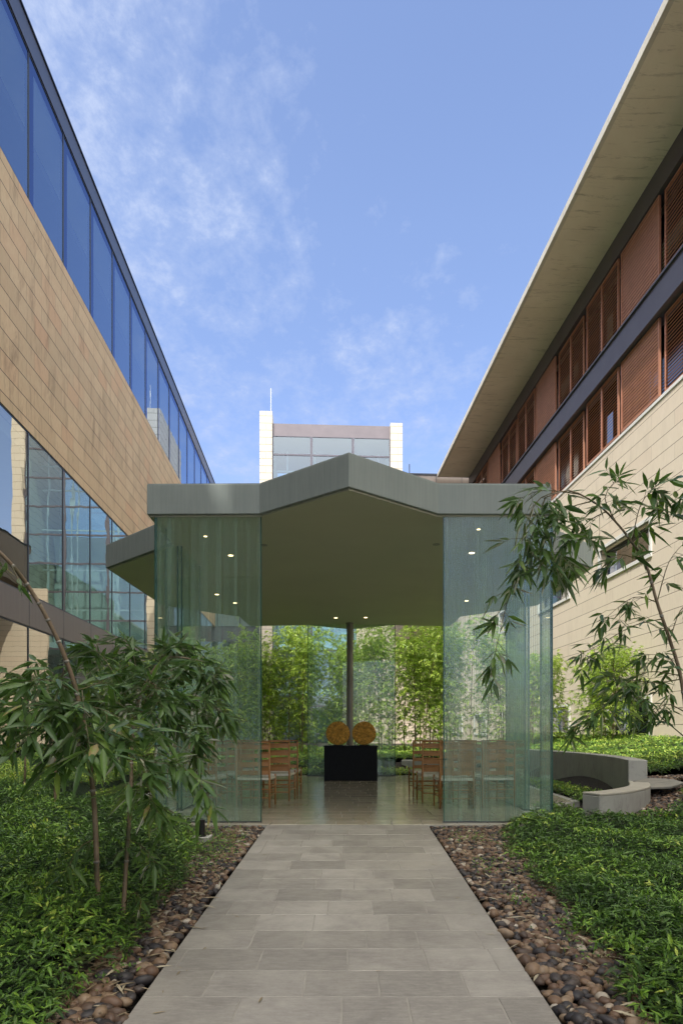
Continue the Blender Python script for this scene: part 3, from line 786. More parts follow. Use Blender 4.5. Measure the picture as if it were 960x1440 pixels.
# ---- unseen block added behind the viewpoint to shade the foreground
eb = empty('foreground_shade_block', 'unseen stone block added behind the viewpoint to shade the foreground', 'building', bw(0, -5), TH)
o = facade(.8, 9.5, 0, 28, [(1.8,4.4,3,6),(5.4,8,3,6),(1.8,4.4,9,12),(5.4,8,9,12),(1.8,4.4,15,18),(5.4,8,15,18)], .3, 0, 1).build('wall', M['stone_tower'], eb)
o.rotation_euler = (0,0,R(90))
MB().box(-9.5, -.8, -1.2, -.35, 0, 27.8).build('rear_wall', M['interior'], eb)

# ------------------------------------------------------------------ pebbles
import bmesh
_ico = bmesh.new(); bmesh.ops.create_icosphere(_ico, subdivisions=2, radius=1.0)
IV = np.array([v.co[:] for v in _ico.verts]); IF = np.array([[v.index for v in f.verts] for f in _ico.faces]); _ico.free()
def pebbles(name, pts, label):
    n = len(pts); A = np.zeros((n,len(IV),3)); T = np.zeros(n)
    for i, (x, y, z, s) in enumerate(pts):
        sc_ = np.array([s*rng.uniform(.75,1.25), s*rng.uniform(.65,.95), s*rng.uniform(.5,.75)])
        v = IV*(1+.10*np.sin(IV@rng.normal(size=(3,))*2.2+rng.uniform(0,6)))[:,None]*sc_
        a, bb = rng.uniform(0,6.28), rng.normal()*.35
        ca, sa, cb_, sb = math.cos(a), math.sin(a), math.cos(bb), math.sin(bb)
        v = v@np.array([[1,0,0],[0,cb_,-sb],[0,sb,cb_]]).T@np.array([[ca,-sa,0],[sa,ca,0],[0,0,1]]).T
        A[i] = v+np.array([x,y,z]); T[i] = rng.random()
    V = A.reshape(-1,3); Fc = (IF[None]+(np.arange(n)*len(IV))[:,None,None]).reshape(-1)
    me = bpy.data.meshes.new(name); me.vertices.add(len(V)); me.vertices.foreach_set('co', V.astype(np.float32).ravel())
    nf = n*len(IF); me.loops.add(nf*3); me.loops.foreach_set('vertex_index', Fc.astype(np.int32))
    me.polygons.add(nf); me.polygons.foreach_set('loop_start', (np.arange(nf)*3).astype(np.int32)); me.polygons.foreach_set('loop_total', np.full(nf,3,np.int32))
    me.polygons.foreach_set('use_smooth', np.ones(nf,bool)); me.update(calc_edges=True)
    a = me.attributes.new('tone','FLOAT','POINT'); a.data.foreach_set('value', np.repeat(T,len(IV)).astype(np.float32))
    me.materials.append(M['pebble']); o = bpy.data.objects.new(name, me); COL.objects.link(o)
    tag(o, label, 'pebbles', kind='stuff'); return o
def lerp_tab(t, y):
    for (a, xa), (c, xc) in zip(t[:-1], t[1:]):
        if y <= c: return xa+(xc-xa)*max(0, (y-a)/(c-a))
    return t[-1][1]
LB = [(1.5,-1.22),(2.8,-1.26),(3.6,-1.22),(5.0,-1.28),(6.2,-1.42),(7.2,-1.75),(7.9,-2.0)]
RBT = [(1.5,1.16),(2.8,1.22),(3.4,1.36),(4.1,1.40),(5.4,1.45),(6.4,1.50),(7.1,1.62),(7.9,1.9)]
def strip_pts(xin, tab, sgn, y0, y1, dens):
    out = []; y = y0
    while y < y1:
        s0 = .033 if y < 4 else .028
        dy = s0*1.05; xo = lerp_tab(tab, y)+sgn*.12
        a, c = sorted((xin, xo)); x = a+.012
        while x < c:
            if rnd.random() < dens:
                s = s0*rnd.choice((.6,.8,1,1,1.2,1.45 if y < 4.5 else 1.2)); xx, yy = x+rnd.uniform(-.012,.012), y+rnd.uniform(-.014,.014)
                z = gz(yy)-.038+rnd.uniform(0,.025)+s*.25
                out.append((xx, yy, z, s))
            x += s0*1.35
        y += dy
    return out
pl = strip_pts(PX0-.03, LB, -1, 1.6, 7.66, .97)
pr = strip_pts(PX1+.03, RBT, 1, 1.6, 7.66, .93)
pebbles('pebble_strip', pl, 'brown and grey river pebbles along the left edge of the path')
pebbles('pebble_strip', pr, 'brown and grey river pebbles along the right edge of the path')
pp = []
while len(pp) < 1500:
    x, y = rnd.uniform(2.9, 5.4), rnd.uniform(7.75, 10.0)
    if x < lerp_tab([(7.9,2.9),(8.0,3.15),(8.36,3.6),(8.86,4.0),(9.6,4.32),(10.2,4.5)], y)+.02: continue
    if x > 3.95+ (y-8)*.62+wave(x*3,y*3)*.1 : continue
    pp.append((x, y, gh(x,y)+rnd.uniform(-.0,.04), .026*rnd.uniform(.7,1.4)))
pebbles('pebble_bank', pp, 'dark pebbles on the bank outside the curved concrete bench')

# ------------------------------------------------------------------ ground cover
def cover_h(x, y):
    """canopy height of the planting above soil"""
    return (.17 if x < 0 or y > 10 else .12)+.07*wave(x*1.3, y*1.3)*(1 if x < 0 else .7)+.040*wave(x*4+3, y*4)+.022*wave(x*9, y*9+1)
def edge_dist(x, y):
    if y < 7.9:
        if x < 0: return lerp_tab(LB, y)-x
        return x-lerp_tab(RBT, y)
    return 9
def in_bank(x, y):
    return 7.75 < y < 10.1 and 2.95 < x < 3.95+(y-8)*.62
def cover_ok(x, y):
    if y < 7.72 and x < 0 : return x < lerp_tab(LB, y)+wave(x*6,y*6)*.06
    if y < 7.72: return x > lerp_tab(RBT, y)+wave(x*6,y*6)*.08
    if in_bank(x, y): return False
    if inpoly(x, y, [(a*1.0, b) for a, b in FLOORP]): return False
    for i in range(len(WALLC)-1):
        a, b_ = Vector(WALLC[i]), Vector(WALLC[i+1]); p = Vector((x,y)); ab = b_-a; t = max(0, min(1, (p-a).dot(ab)/ab.length_squared)); q = a+ab*t
        if (p-q).length < .31:
            n_ = Vector((ab.y,-ab.x)).normalized(); s_ = (p-q).dot(n_)
            if -.04 < s_ < .30: return False
    if 2.6 < x < 3.3 and 9.4 < y < 10.2: return False
    return True
def hgt(x, y):
    e = edge_dist(x, y); k = sst(-.05, .35, e) if e < 9 else 1
    low = inpoly(x, y, GARDEN_LOW)
    return gh(x, y) + (.10 if low else cover_h(x, y))*(.35+.65*k)
def cover(name, x0, x1, y0, y1, dens_near, label, big=1.0):
    # dark under-surface
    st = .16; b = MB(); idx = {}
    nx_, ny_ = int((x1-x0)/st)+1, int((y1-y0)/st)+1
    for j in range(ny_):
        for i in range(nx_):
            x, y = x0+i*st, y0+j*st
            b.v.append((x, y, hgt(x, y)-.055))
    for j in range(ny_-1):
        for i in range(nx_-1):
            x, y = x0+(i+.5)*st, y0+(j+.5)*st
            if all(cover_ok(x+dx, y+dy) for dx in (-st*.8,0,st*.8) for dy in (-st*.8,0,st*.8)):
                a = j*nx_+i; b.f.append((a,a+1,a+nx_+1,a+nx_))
    lv = Leaves(); area = (x1-x0)*(y1-y0); 
    # sample cells with density falling with distance
    cs = .1; 
    ylist = np.arange(y0, y1, cs); xlist = np.arange(x0, x1, cs)
    for y in ylist:
        dn = dens_near*min(1, (4.2/max(y,2.5))**1.45); sz = .066*(1+.045*max(0, y-5))*big
        for x in xlist:
            if abs(x) > .62*y+1.4: 
                if rnd.random() < .6: continue
            n = dn*cs*cs; n = int(n)+(rnd.random() < n-int(n))
            for _ in range(n):
                xx, yy = x+rnd.random()*cs, y+rnd.random()*cs
                if not cover_ok(xx, yy): continue
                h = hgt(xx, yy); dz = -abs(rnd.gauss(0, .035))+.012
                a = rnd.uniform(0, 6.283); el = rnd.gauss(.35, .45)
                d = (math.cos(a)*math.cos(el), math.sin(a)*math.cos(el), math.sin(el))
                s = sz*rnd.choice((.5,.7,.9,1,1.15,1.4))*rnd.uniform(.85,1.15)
                tone = min(1, max(0, (.46 if y < 10.5 else .8)+.24*wave(xx*2.6, yy*2.6)+rnd.gauss(0,.2)+dz*5))  # beds further back get sunlight put into a brighter leaf tone
                lv.add((xx, yy, h+dz), d, s, s*rnd.uniform(.19,.28), tone)
    o = leaf_mesh(name, lv.arrays(), M['leaf_cover'], None, False, .3)
    # join undersurface faces into the same mesh through bmesh
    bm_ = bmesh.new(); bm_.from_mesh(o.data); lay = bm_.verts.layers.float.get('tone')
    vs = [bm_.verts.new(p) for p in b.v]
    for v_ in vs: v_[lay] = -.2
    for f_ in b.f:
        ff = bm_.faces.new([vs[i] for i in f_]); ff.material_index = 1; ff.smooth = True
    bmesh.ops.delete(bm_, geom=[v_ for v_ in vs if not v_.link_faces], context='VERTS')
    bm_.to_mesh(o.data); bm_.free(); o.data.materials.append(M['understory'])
    tag(o, label, 'ground cover', kind='stuff'); return o
cover('ground_cover', -9.0, -1.0, 1.5, 17.0, 4000, 'low dark green leafy ground cover left of the path')
cover('ground_cover', 1.0, 8.7, 1.5, 20.0, 4000, 'low green leafy ground cover right of the path and behind the curved wall')
cover('ground_cover', -9.0, 8.7, 17.0, 27.0, 2600, 'sunlit leafy ground cover behind the chapel', 1.3)

# fallen leaves
def litter(n, regions, label):
    lv = Leaves()
    for _ in range(n):
        y = rnd.uniform(1.8, 7.4); side = rnd.choice(regions)
        x = (rnd.uniform(lerp_tab(LB,y)-.15, PX0-.02) if side < 0 else rnd.uniform(PX1+.02, lerp_tab(RBT,y)+.2))
        a = rnd.uniform(0, 6.28); s = rnd.uniform(.05,.15)
        lv.add((x, y, gz(y)+rnd.uniform(-.005,.03)), (math.cos(a), math.sin(a), rnd.uniform(-.05,.2)), s, s*.13, rnd.random(), rnd.uniform(-.4,.4))
    o = leaf_mesh('fallen_leaves', lv.arrays(), M['straw'], None, True, .12)
    tag(o, label, 'fallen leaves', kind='stuff')
litter(380, (-1,), 'dry straw coloured bamboo leaves fallen on the left pebbles')
litter(230, (1,), 'dry straw coloured bamboo leaves fallen on the right pebbles')
lv = Leaves()
for _ in range(34):
    y = rnd.uniform(2.2, 7.4); x = rnd.uniform(PX0+.05, PX1-.05); x = x if rnd.random() < .35 else (PX0+abs(rnd.gauss(.0,.14))+.02 if rnd.random() < .5 else PX1-abs(rnd.gauss(0,.14))-.02)
    a = rnd.uniform(0, 6.28); s = rnd.uniform(.02,.07)
    lv.add((x, y, gz(y)+.006), (math.cos(a), math.sin(a), .02), s, s*.16, rnd.random()*.6, 0)
tag(leaf_mesh('fallen_leaves', lv.arrays(), M['straw'], None, True, .03), 'small dry leaves scattered on the stone path', 'fallen leaves', kind='stuff')
# tiny weeds in the pebbles
lv = Leaves()
for cx_, cy_, r_, n in ((1.15,4.6,.12,60),(1.2,5.6,.2,120),(1.25,6.9,.22,150),(-1.35,6.6,.3,500),(-1.3,6.0,.22,350),(-1.3,5.4,.15,160),(-1.5,7.0,.3,350),(1.3,3.6,.1,60),(1.32,4.0,.12,80),(-1.2,3.3,.08,60)):
    for _ in range(n):
        x, y = rnd.gauss(cx_, r_*.6), rnd.gauss(cy_, r_); a = rnd.uniform(0,6.28); el = rnd.uniform(.1,1.2)
        if PX0-.04 < x < PX1+.04: continue
        lv.add((x,y,gz(y)+rnd.uniform(0,.05)), (math.cos(a)*math.cos(el), math.sin(a)*math.cos(el), math.sin(el)), rnd.uniform(.02,.04), .013, rnd.uniform(.3,.8))
tag(leaf_mesh('seedlings', lv.arrays(), M['leaf_cover'], None, False, .2), 'tiny green seedlings sprouting between the pebbles', 'seedlings', kind='stuff')

# ------------------------------------------------------------------ bamboo
def bez(P, n):
    P = [Vector(p) for p in P]; out = []
    m_ = len(P)-1
    for i in range(n+1):
        t = i/n*m_; k = min(int(t), m_-1); f = t-k
        p0, p1, p2, p3 = P[max(k-1,0)], P[k], P[k+1], P[min(k+2,m_)]
        out.append(.5*((2*p1)+(-p0+p2)*f+(2*p0-5*p1+4*p2-p3)*f*f+(-p0+3*p1-3*p2+p3)*f**3))
    return out
def fan(lv, tw_, p, d, n, ln, spread=.9, tone0=.45):
    """a spray of n leaves at the end of a twig"""
    d = d.normalized(); a = d.cross(Vector((0,0,1)));
    if a.length < .05: a = Vector((1,0,0))
    a.normalize(); u = a.cross(d)
    for i in range(n):
        t = (i/(max(1,n-1))-.5)*2
        dd = d*.8 + a*t*spread*1.25*rnd.uniform(.6,1.3) + u*rnd.gauss(0,.4) + Vector((0,0,-rnd.uniform(-.35,.5)))
        pos = p - d*abs(t)*ln*.35*rnd.uniform(.3,1)
        lv.add(pos, dd.normalized(), ln*rnd.uniform(.5,1.12), ln*rnd.uniform(.17,.25), min(1,max(0,rnd.gauss(tone0,.2))), rnd.gauss(0,.5))
class TB:
    def __init__(s): s.parts = []
def spray_branch(lv, tbs, pts, nfan, ln, reach, nl=(3,6), r0=.004, tone0=.45, start=.15, nm=1.5):
    twb = MB(); tbs.parts.append(twb)
    c = bez(pts, max(6, 4*(len(pts)-1)))
    twb.tube(c, [r0*(1-.75*i/(len(c)-1)) for i in range(len(c))], 5)
    nfan = int(nfan*nm)
    for k in range(nfan):
        t = start+(1-start)*(k+rnd.random())/nfan; f = t*(len(c)-1); i = min(int(f), len(c)-2)
        p = c[i].lerp(c[i+1], f-i); td = (c[i+1]-c[i]).normalized()
        sd = (td*rnd.uniform(.2,.9)+Vector((rnd.gauss(0,.6), rnd.gauss(0,.6), rnd.gauss(.05,.4)))).normalized()
        q = p+sd*reach*rnd.uniform(.3,1.0)+Vector((0,0,-.03))
        twb.tube([p, p.lerp(q,.55)+Vector((0,0,.012)), q], [r0*.4, r0*.3, r0*.2], 4)
        fan(lv, twb, q, (q-p).normalized()+Vector((0,0,-.22)), rnd.randint(*nl), ln, tone0=tone0)
    fan(lv, twb, c[-1], (c[-1]-c[-2]).normalized(), 5, ln, tone0=tone0)
def culm(root, pts, r0, r1, n=22, nodes=7):
    c = bez(pts, n); k = len(c); b = MB()
    b.tube(c, [r0+(r1-r0)*i/(k-1) for i in range(k)], 8)
    rg = b; nf0 = len(b.f)
    for j in range(1, nodes+1):
        f = j/(nodes+1)*(k-1)+rnd.uniform(-.2,.2); i = min(int(f), k-2); p = c[i].lerp(c[i+1], f-i); d = (c[i+1]-c[i]).normalized(); r = (r0+(r1-r0)*f/(k-1))
        rg.tube([p-d*.008, p-d*.003, p+d*.003, p+d*.008], [r*1.02, r*1.25, r*1.22, r*1.02], 8)
    o = b.build('culm', M['culm'], root, smooth=True); o.data.materials.append(M['node_ring'])
    for p_ in o.data.polygons[nf0:]: p_.material_index = 1
    return c
def plant(name, label, loc, group=None):
    r = empty(name, label, 'bamboo', loc, 0, group); return r
def finish(root, lv, twb, m, detail, droop=.22):
    loc = Vector(root.location)
    o = leaf_mesh('foliage', lv.arrays(), m, root, detail, droop); o.location = -loc
    for p_ in twb.parts: t = p_.build('branch', M['twig'], root); t.location = -loc
    for ch in root.children:
        if ch.name.startswith('culm') and not ch.name.startswith('culm_nodes'): ch.location = -loc

# -- left foreground plant with arching cane
rootA = plant('bamboo_plant', 'young bamboo with a bare brown cane arching out over the left edge', at(140,1330,4.0)); rootA.location.z = gh(-1.53,4.0)
cA = culm(rootA, [at(140,1330,4.0), at(137,1240,4.0), at(131,1110,4.0), at(112,990,4.0), at(92,925,3.95), at(72,880,3.9), at(50,840,3.85), at(22,800,3.75), at(-15,765,3.65), at(-60,750,3.5)], .017, .010, 30, 13)
lv, tb = Leaves(), TB()
J = at(112,1000,4.0)
for e, nf in (([at(60,955,3.9), at(-20,975,3.8)], 9), ([at(70,990,3.7), at(0,1005,3.5)], 9), ([at(90,1000,3.7), at(40,1040,3.4)], 8), ([at(120,1010,3.6), at(128,1060,3.3)], 7),
              ([at(150,1000,3.8), at(200,1030,3.6)], 9), ([at(150,1030,3.7), at(215,1090,3.5)], 8), ([at(60,970,4.2), at(10,945,4.4)], 8), ([at(30,1010,3.8), at(-30,1050,3.6)], 8),
              ([at(90,960,4.3), at(50,930,4.6)], 9), ([at(140,960,4.3), at(170,940,4.6)], 8), ([at(110,1040,3.8), at(85,1075,3.6)], 6), ([at(180,1060,3.9), at(240,1075,3.8)], 7)):
    spray_branch(lv, tb, [J+Vector((rnd.uniform(-.03,.03),0,rnd.uniform(-.1,.15)))]+e, nf, .185, .15, (3,6), tone0=.5, nm=1.5)
spray_branch(lv, tb, [at(136,1180,4.0), at(115,1190,3.9), at(92,1225,3.8)], 2, .15, .06, (2,3), tone0=.5)
spray_branch(lv, tb, [cA[24], at(28,822,3.7), at(5,800,3.6)], 2, .12, .06, (2,3), tone0=.6)
finish(rootA, lv, tb, M['leaf_near'], True)
# -- second plant: leafy mass in front of the glass
rootB = plant('bamboo_plant', 'dense dark leafy bamboo hiding the lower left corner of the chapel glass', at(170,1335,3.95)); rootB.location.z = gh(-1.35,3.95)
cB = culm(rootB, [at(171,1335,3.95), at(176,1240,4.0), at(184,1120,4.15), at(188,1020,4.4), at(205,960,4.7), at(235,925,4.9), at(285,930,4.9)], .015, .005, 22, 9)
lv, tb = Leaves(), TB()
for e, nf, ln in (([at(188,1000,4.5), at(150,930,4.8), at(120,905,5.0)], 13, .15), ([at(195,990,4.5), at(190,930,4.9), at(178,900,5.1)], 13, .15), ([at(205,970,4.6), at(230,920,4.9), at(255,905,5.0)], 14, .15),
              ([at(205,970,4.6), at(260,935,4.7), at(310,960,4.8)], 15, .14), ([at(205,980,4.4), at(255,975,4.5), at(310,1000,4.6)], 14, .14), ([at(195,1000,4.3), at(235,1010,4.3), at(285,1045,4.3)], 11, .14),
              ([at(190,1010,4.3), at(160,985,4.5), at(115,985,4.7)], 11, .15), ([at(190,990,4.6), at(210,940,5.2), at(240,900,5.5)], 13, .15), ([at(195,985,4.6), at(170,950,5.3), at(140,930,5.6)], 12, .15),
              ([at(200,1000,4.5), at(215,960,4.4), at(225,990,4.2)], 10, .15), ([at(230,960,4.8), at(280,925,5.2), at(300,935,5.3)], 11, .14), ([at(215,1000,4.8), at(265,985,5.1), at(295,1010,5.2)], 10, .14)):
    spray_branch(lv, tb, e, int(nf*1.3), ln*1.12, .17, (4,6), tone0=.42, nm=1.5)
for e, nf, ln in (([at(186,1070,4.2), at(225,1060,3.9), at(270,1090,3.7), at(292,1120,3.6)], 6, .16), ([at(183,1110,4.1), at(215,1120,3.8), at(230,1150,3.7)], 6, .16), ([at(190,1050,4.3), at(250,1050,4.2), at(285,1068,4.2)], 5, .12),
              ([at(178,1180,4.0), at(200,1190,3.9), at(222,1215,3.8)], 4, .14), ([at(176,1270,3.95), at(190,1255,3.85), at(200,1268,3.8)], 2, .10), ([at(186,1080,4.2), at(205,1100,3.7), at(215,1130,3.6)], 5, .16)):
    spray_branch(lv, tb, e, nf, ln, .09, (3,5), tone0=.55)
finish(rootB, lv, tb, M['leaf_near'], True)
for i, (px, Y, top, lab) in enumerate(((33, 9.5, 1040, 'thin young bamboo at the far left near the mirrored windows'), (75, 7.4, 1050, 'short thin bamboo standing alone in the left bed'))):
    X = (px-CX)/F_PX*Y; z = gh(X, Y); r = plant('bamboo_plant', lab, (X, Y, z))
    culm(r, [Vector((X,Y,z)), Vector((X+.03,Y,z+.5)), Vector((X+.0,Y,z+1.1)), Vector((X+.15,Y,z+1.8))], .018, .006, 10, 5)
    lv, tb = Leaves(), TB()
    for q in range(7):
        s = Vector((X, Y, z+.9+.13*q)); a = rnd.uniform(0,6.28); e = s+Vector((math.cos(a)*.45, math.sin(a)*.45, .1)); spray_branch(lv, tb, [s, s.lerp(e,.5)+Vector((0,0,.1)), e], 6, .15, .15, (3,5), tone0=.35)
    finish(r, lv, tb, M['leaf_near'], True)

# -- right foreground plant arching in from the right
rootC = plant('bamboo_plant', 'tall bamboo cane leaning in from the right edge with drooping sprays of leaves', (1.95,3.6,0)); rootC.location.z = gh(1.95,3.6)
cC = culm(rootC, [Vector((1.93,3.62,gh(1.93,3.6)-.05)), at(968,1180,3.6), at(966,1040,3.6), at(957,955,3.6), at(941,900,3.6), at(923,847,3.6), at(908,795,3.6), at(888,763,3.58), at(866,735,3.55), at(840,710,3.5), at(800,690,3.45), at(766,700,3.4)], .0125, .003, 34, 11)
lv, tb = Leaves(), TB()
BR = [([at(800,690,3.45), at(760,700,3.4), at(738,740,3.35), at(730,790,3.35)], 8, .15), ([at(766,700,3.4), at(745,760,3.4), at(728,810,3.4), at(712,850,3.4), at(700,900,3.4), at(692,935,3.4)], 11, .13),
      ([at(830,705,3.5), at(790,720,3.4), at(775,760,3.35), at(778,800,3.3)], 9, .16), ([at(815,695,3.5), at(760,690,3.5), at(725,705,3.5)], 6, .14), ([at(850,720,3.5), at(820,740,3.45), at(800,790,3.4)], 8, .15),
      ([at(866,735,3.55), at(850,700,3.5), at(870,670,3.4)], 6, .13), ([at(888,763,3.58), at(900,710,3.5), at(925,680,3.4)], 6, .15), ([at(888,763,3.58), at(930,720,3.5), at(965,690,3.4)], 6, .15),
      ([at(905,790,3.6), at(870,780,3.5), at(850,800,3.5)], 4, .14), ([at(923,847,3.6), at(940,790,3.6), at(965,760,3.6)], 4, .12), ([at(923,847,3.6), at(890,840,3.55), at(850,870,3.5)], 6, .11),
      ([at(932,870,3.6), at(890,880,3.5), at(845,905,3.5), at(815,920,3.5)], 8, .11), ([at(941,900,3.6), at(955,860,3.6), at(975,840,3.5)], 4, .11),
      ([at(955,950,3.6), at(910,945,3.5), at(870,970,3.4), at(835,1010,3.4)], 7, .12), ([at(957,955,3.6), at(920,960,3.5), at(880,955,3.4), at(850,950,3.4)], 7, .12),
      ([at(966,1040,3.6), at(930,1010,3.6), at(890,980,3.5), at(850,990,3.5), at(805,1025,3.4)], 8, .12), ([at(960,1000,3.6), at(935,990,3.5), at(915,1010,3.5)], 5, .11), ([at(957,955,3.6), at(940,925,3.5), at(905,920,3.4)], 6, .11)]
for e, nf, ln in BR: spray_branch(lv, tb, e, nf, ln*.88, .11, (3,5), tone0=.5, r0=.0035, nm=1.9)
finish(rootC, lv, tb, M['leaf_near'], True)

# -- background bamboo
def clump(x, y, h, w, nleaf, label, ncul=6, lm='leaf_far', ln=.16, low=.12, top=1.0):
    z = gh(x, y) if -9.9 < x < 9.3 else .1
    r = plant('bamboo_clump', label, (x, y, z), 'bamboo clumps growing behind the chapel'); lv, tb = Leaves(), MB()
    cs_ = []
    for i in range(ncul):
        a = rnd.uniform(0,6.28); rr = w*.35*math.sqrt(rnd.random()); b0 = Vector((x+math.cos(a)*rr, y+math.sin(a)*rr, z))
        ln_ = Vector((rnd.gauss(0,.18), rnd.gauss(0,.18), 0))*h*.5; hh = h*rnd.uniform(.72,1.0)
        P = [b0, b0+ln_*.15+Vector((0,0,hh*.4)), b0+ln_*.5+Vector((0,0,hh*.75)), b0+ln_+Vector((0,0,hh))]
        cs_.append(bez(P, 12)); tb.tube(cs_[-1], [.020-.0013*k for k in range(13)], 5, False)
    nf = nleaf//6
    for _ in range(nf):
        c = rnd.choice(cs_); t = low+(1-low)*rnd.random()**.8; f = t*12; i = min(int(f),11); p = c[i].lerp(c[i+1], f-i)
        a = rnd.uniform(0,6.28); rr = w*.5*rnd.random()**.6*(1.1-.5*t); lump = 1+.3*math.sin(a*3+p.z*4)
        q = p+Vector((math.cos(a)*rr*lump, math.sin(a)*rr*lump, rnd.gauss(-.02,.14)))
        tn = .5+.14*math.sin(p.z*5+x*3+a)
        fan(lv, None, q, Vector((math.cos(a), math.sin(a), rnd.uniform(-.5,.3))), 6, ln, tone0=tn)
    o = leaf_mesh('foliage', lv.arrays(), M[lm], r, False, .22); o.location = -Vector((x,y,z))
    o = tb.build('culms', M['culm'], r, smooth=True); o.location = -Vector((x,y,z))
    return r
CL = [(-3.6,18.6,3.3,1.5,2600,'bright bamboo clump seen in the gap right of the left glass panel'), (-2.6,19.6,3.9,1.5,3000,'taller bamboo clump behind the chairs left of the back glass'),
      (-1.5,19.2,4.3,1.3,2600,'bamboo clump behind the left half of the back glass panel'), (-.3,20.3,4.0,1.4,2200,'thin bamboo clump directly behind the column'),
      (.9,19.4,4.1,1.3,2400,'bamboo clump behind the right half of the back glass panel'), (2.1,19.8,4.3,1.5,3000,'tall bright bamboo clump in the gap right of the back glass'),
      (3.3,20.0,4.5,1.5,2800,'bamboo clump behind the left edge of the right glass panel'), (4.7,20.5,4.0,1.6,2200,'bamboo clump in front of the stone wall behind the right glass'),
      (6.0,20.3,3.1,1.7,2300,'sparse sunlit bamboo against the cream wall right of the chapel'), (6.9,18.2,2.9,1.5,1900,'sunlit bamboo in front of the ground floor window on the right'),
      (7.9,20.5,2.6,1.2,1000,'small bamboo beside the right hand ground floor window'),
      (-4.9,18.0,3.3,1.7,2300,'shaded bamboo clump seen through the left chapel glass'), (-6.2,17.0,3.0,1.6,1500,'low bamboo clump near the left building behind the chapel'),
      (-3.4,22.5,3.6,1.6,2000,'second row bamboo clump at the left behind the chapel'), (0.2,23.5,3.9,1.8,2000,'second row bamboo clump behind the middle of the chapel'), (3.0,23.5,4.6,1.8,2200,'second row bamboo clump at the right behind the chapel')]
for a in CL:
    k_ = 1.6 if abs(a[0]) < 5.2 else .3
    clump(a[0]*(1+k_*.04), a[1]+k_, a[2]*(1+k_*.045), a[3], int(a[4]*3.6), a[5])

# ------------------------------------------------------------------ sky, sun, camera
SUN_EL, SUN_PHI = 54, 30                       # sun behind the viewer and a little to the left
w = bpy.data.worlds.new('World'); SC.world = w; w.use_nodes = True; nt = w.node_tree; nt.nodes.clear()
wo = nt.nodes.new('ShaderNodeOutputWorld'); bg = nt.nodes.new('ShaderNodeBackground')
sky = nt.nodes.new('ShaderNodeTexSky'); sky.sky_type = 'NISHITA'; sky.sun_disc = False
sky.sun_elevation = R(SUN_EL); sky.sun_rotation = R(180+SUN_PHI); sky.altitude = 50; sky.air_density = 1.0; sky.dust_density = .8; sky.ozone_density = 1.6
tc = nt.nodes.new('ShaderNodeTexCoord'); sp_ = nt.nodes.new('ShaderNodeSeparateXYZ'); L(nt, tc.outputs['Generated'], sp_.inputs[0])
dz = math_(nt, 'ADD', math_(nt, 'MAXIMUM', sp_.outputs[2], 0.0), .12)
cb = nt.nodes.new('ShaderNodeCombineXYZ'); L(nt, math_(nt, 'DIVIDE', sp_.outputs[0], dz), cb.inputs[0]); L(nt, math_(nt, 'DIVIDE', sp_.outputs[1], dz), cb.inputs[1])
mpc = nt.nodes.new('ShaderNodeMapping'); mpc.inputs['Scale'].default_value = (1.0,.75,1); mpc.inputs['Rotation'].default_value = (0,0,R(25)); mpc.inputs['Location'].default_value = (3.1,1.4,0); L(nt, cb.outputs[0], mpc.inputs[0])
nA = noise(nt, mpc.outputs[0], 1.3, 3, .5, .2); nB = noise(nt, mpc.outputs[0], 13.0, 10, .68, .1)
# more cloud to the left of the court axis
lft = nt.nodes.new('ShaderNodeMapRange'); L(nt, sp_.outputs[0], lft.inputs[0]); lft.inputs[1].default_value=.22; lft.inputs[2].default_value=-.30; lft.inputs[3].default_value=-.06; lft.inputs[4].default_value=.10
low_ = math_(nt, 'MULTIPLY', math_(nt, 'SUBTRACT', .50, sp_.outputs[2]), .16)
s_ = math_(nt, 'ADD', math_(nt, 'ADD', low_, math_(nt, 'ADD', math_(nt, 'MULTIPLY', nA, .5), math_(nt, 'MULTIPLY', nB, .5))), lft.outputs[0])
cl = ramp(nt, s_, [(.50, .0), (.575, .2), (.70, .85)])
skc = mixc(nt, 1.0, sky.outputs[0], (.84,.77,.80), 'MULTIPLY')
colw = mixc(nt, cl, skc, (1.9,2.15,2.75))
hzf = nt.nodes.new('ShaderNodeMapRange'); L(nt, sp_.outputs[2], hzf.inputs[0]); hzf.inputs[1].default_value=0; hzf.inputs[2].default_value=.6; hzf.inputs[3].default_value=1; hzf.inputs[4].default_value=0
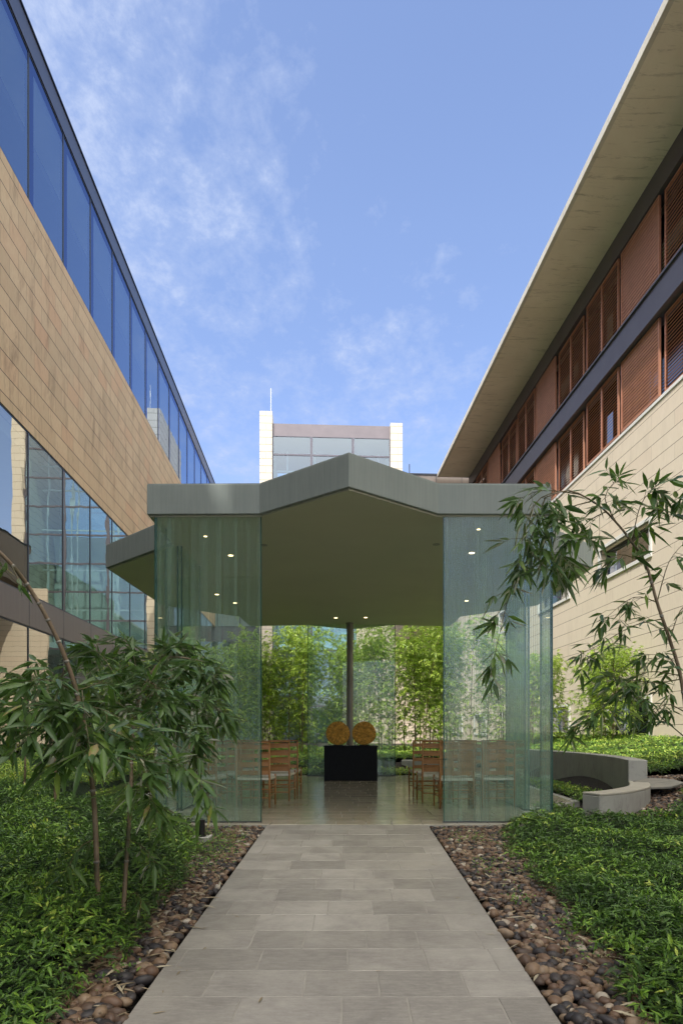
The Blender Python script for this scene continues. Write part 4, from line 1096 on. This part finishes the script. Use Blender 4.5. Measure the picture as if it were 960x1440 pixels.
colw = mixc(nt, hzf.outputs[0], colw, mixc(nt, 1.0, colw, (.66,.68,.80), 'MULTIPLY'))
# bright unseen sky added overhead and behind the viewer to lift the shade
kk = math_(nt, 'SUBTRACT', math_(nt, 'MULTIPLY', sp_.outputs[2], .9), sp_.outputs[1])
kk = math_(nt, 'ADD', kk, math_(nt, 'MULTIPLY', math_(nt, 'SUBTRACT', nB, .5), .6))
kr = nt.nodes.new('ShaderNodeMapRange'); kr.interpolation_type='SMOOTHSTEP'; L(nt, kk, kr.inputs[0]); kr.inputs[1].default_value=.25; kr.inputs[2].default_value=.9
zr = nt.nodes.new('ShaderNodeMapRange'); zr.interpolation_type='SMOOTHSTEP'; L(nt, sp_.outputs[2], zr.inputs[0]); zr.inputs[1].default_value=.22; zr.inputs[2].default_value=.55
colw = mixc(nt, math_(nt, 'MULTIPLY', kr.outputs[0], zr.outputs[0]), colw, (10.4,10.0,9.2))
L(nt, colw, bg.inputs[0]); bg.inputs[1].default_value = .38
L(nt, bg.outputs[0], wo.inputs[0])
sl_ = bpy.data.lights.new('sun', 'SUN'); sl_.energy = 5.0; sl_.angle = R(.53); sl_.color = (1,.95,.86)
so_ = bpy.data.objects.new('sun', sl_); COL.objects.link(so_)
sd = Vector((-math.sin(R(SUN_PHI))*math.cos(R(SUN_EL)), -math.cos(R(SUN_PHI))*math.cos(R(SUN_EL)), math.sin(R(SUN_EL))))
so_.rotation_euler = sd.to_track_quat('Z', 'Y').to_euler(); so_.location = (0,0,40)
cam = bpy.data.cameras.new('camera'); co = bpy.data.objects.new('camera', cam); COL.objects.link(co); SC.camera = co
co.location = (0,0,CAMZ); co.rotation_euler = (R(90),0,0)
cam.sensor_fit = 'VERTICAL'; cam.sensor_height = 36; cam.lens = 36*F_PX/1440
cam.shift_x = (480-CX)/1440; cam.shift_y = (HZ-720)/1440
cam.clip_end = 2000; cam.clip_start = .05
SC.view_settings.view_transform = 'Standard'; SC.view_settings.look = 'None'; SC.view_settings.exposure = 0
SC.cycles.transparent_max_bounces = 24; SC.cycles.max_bounces = 10
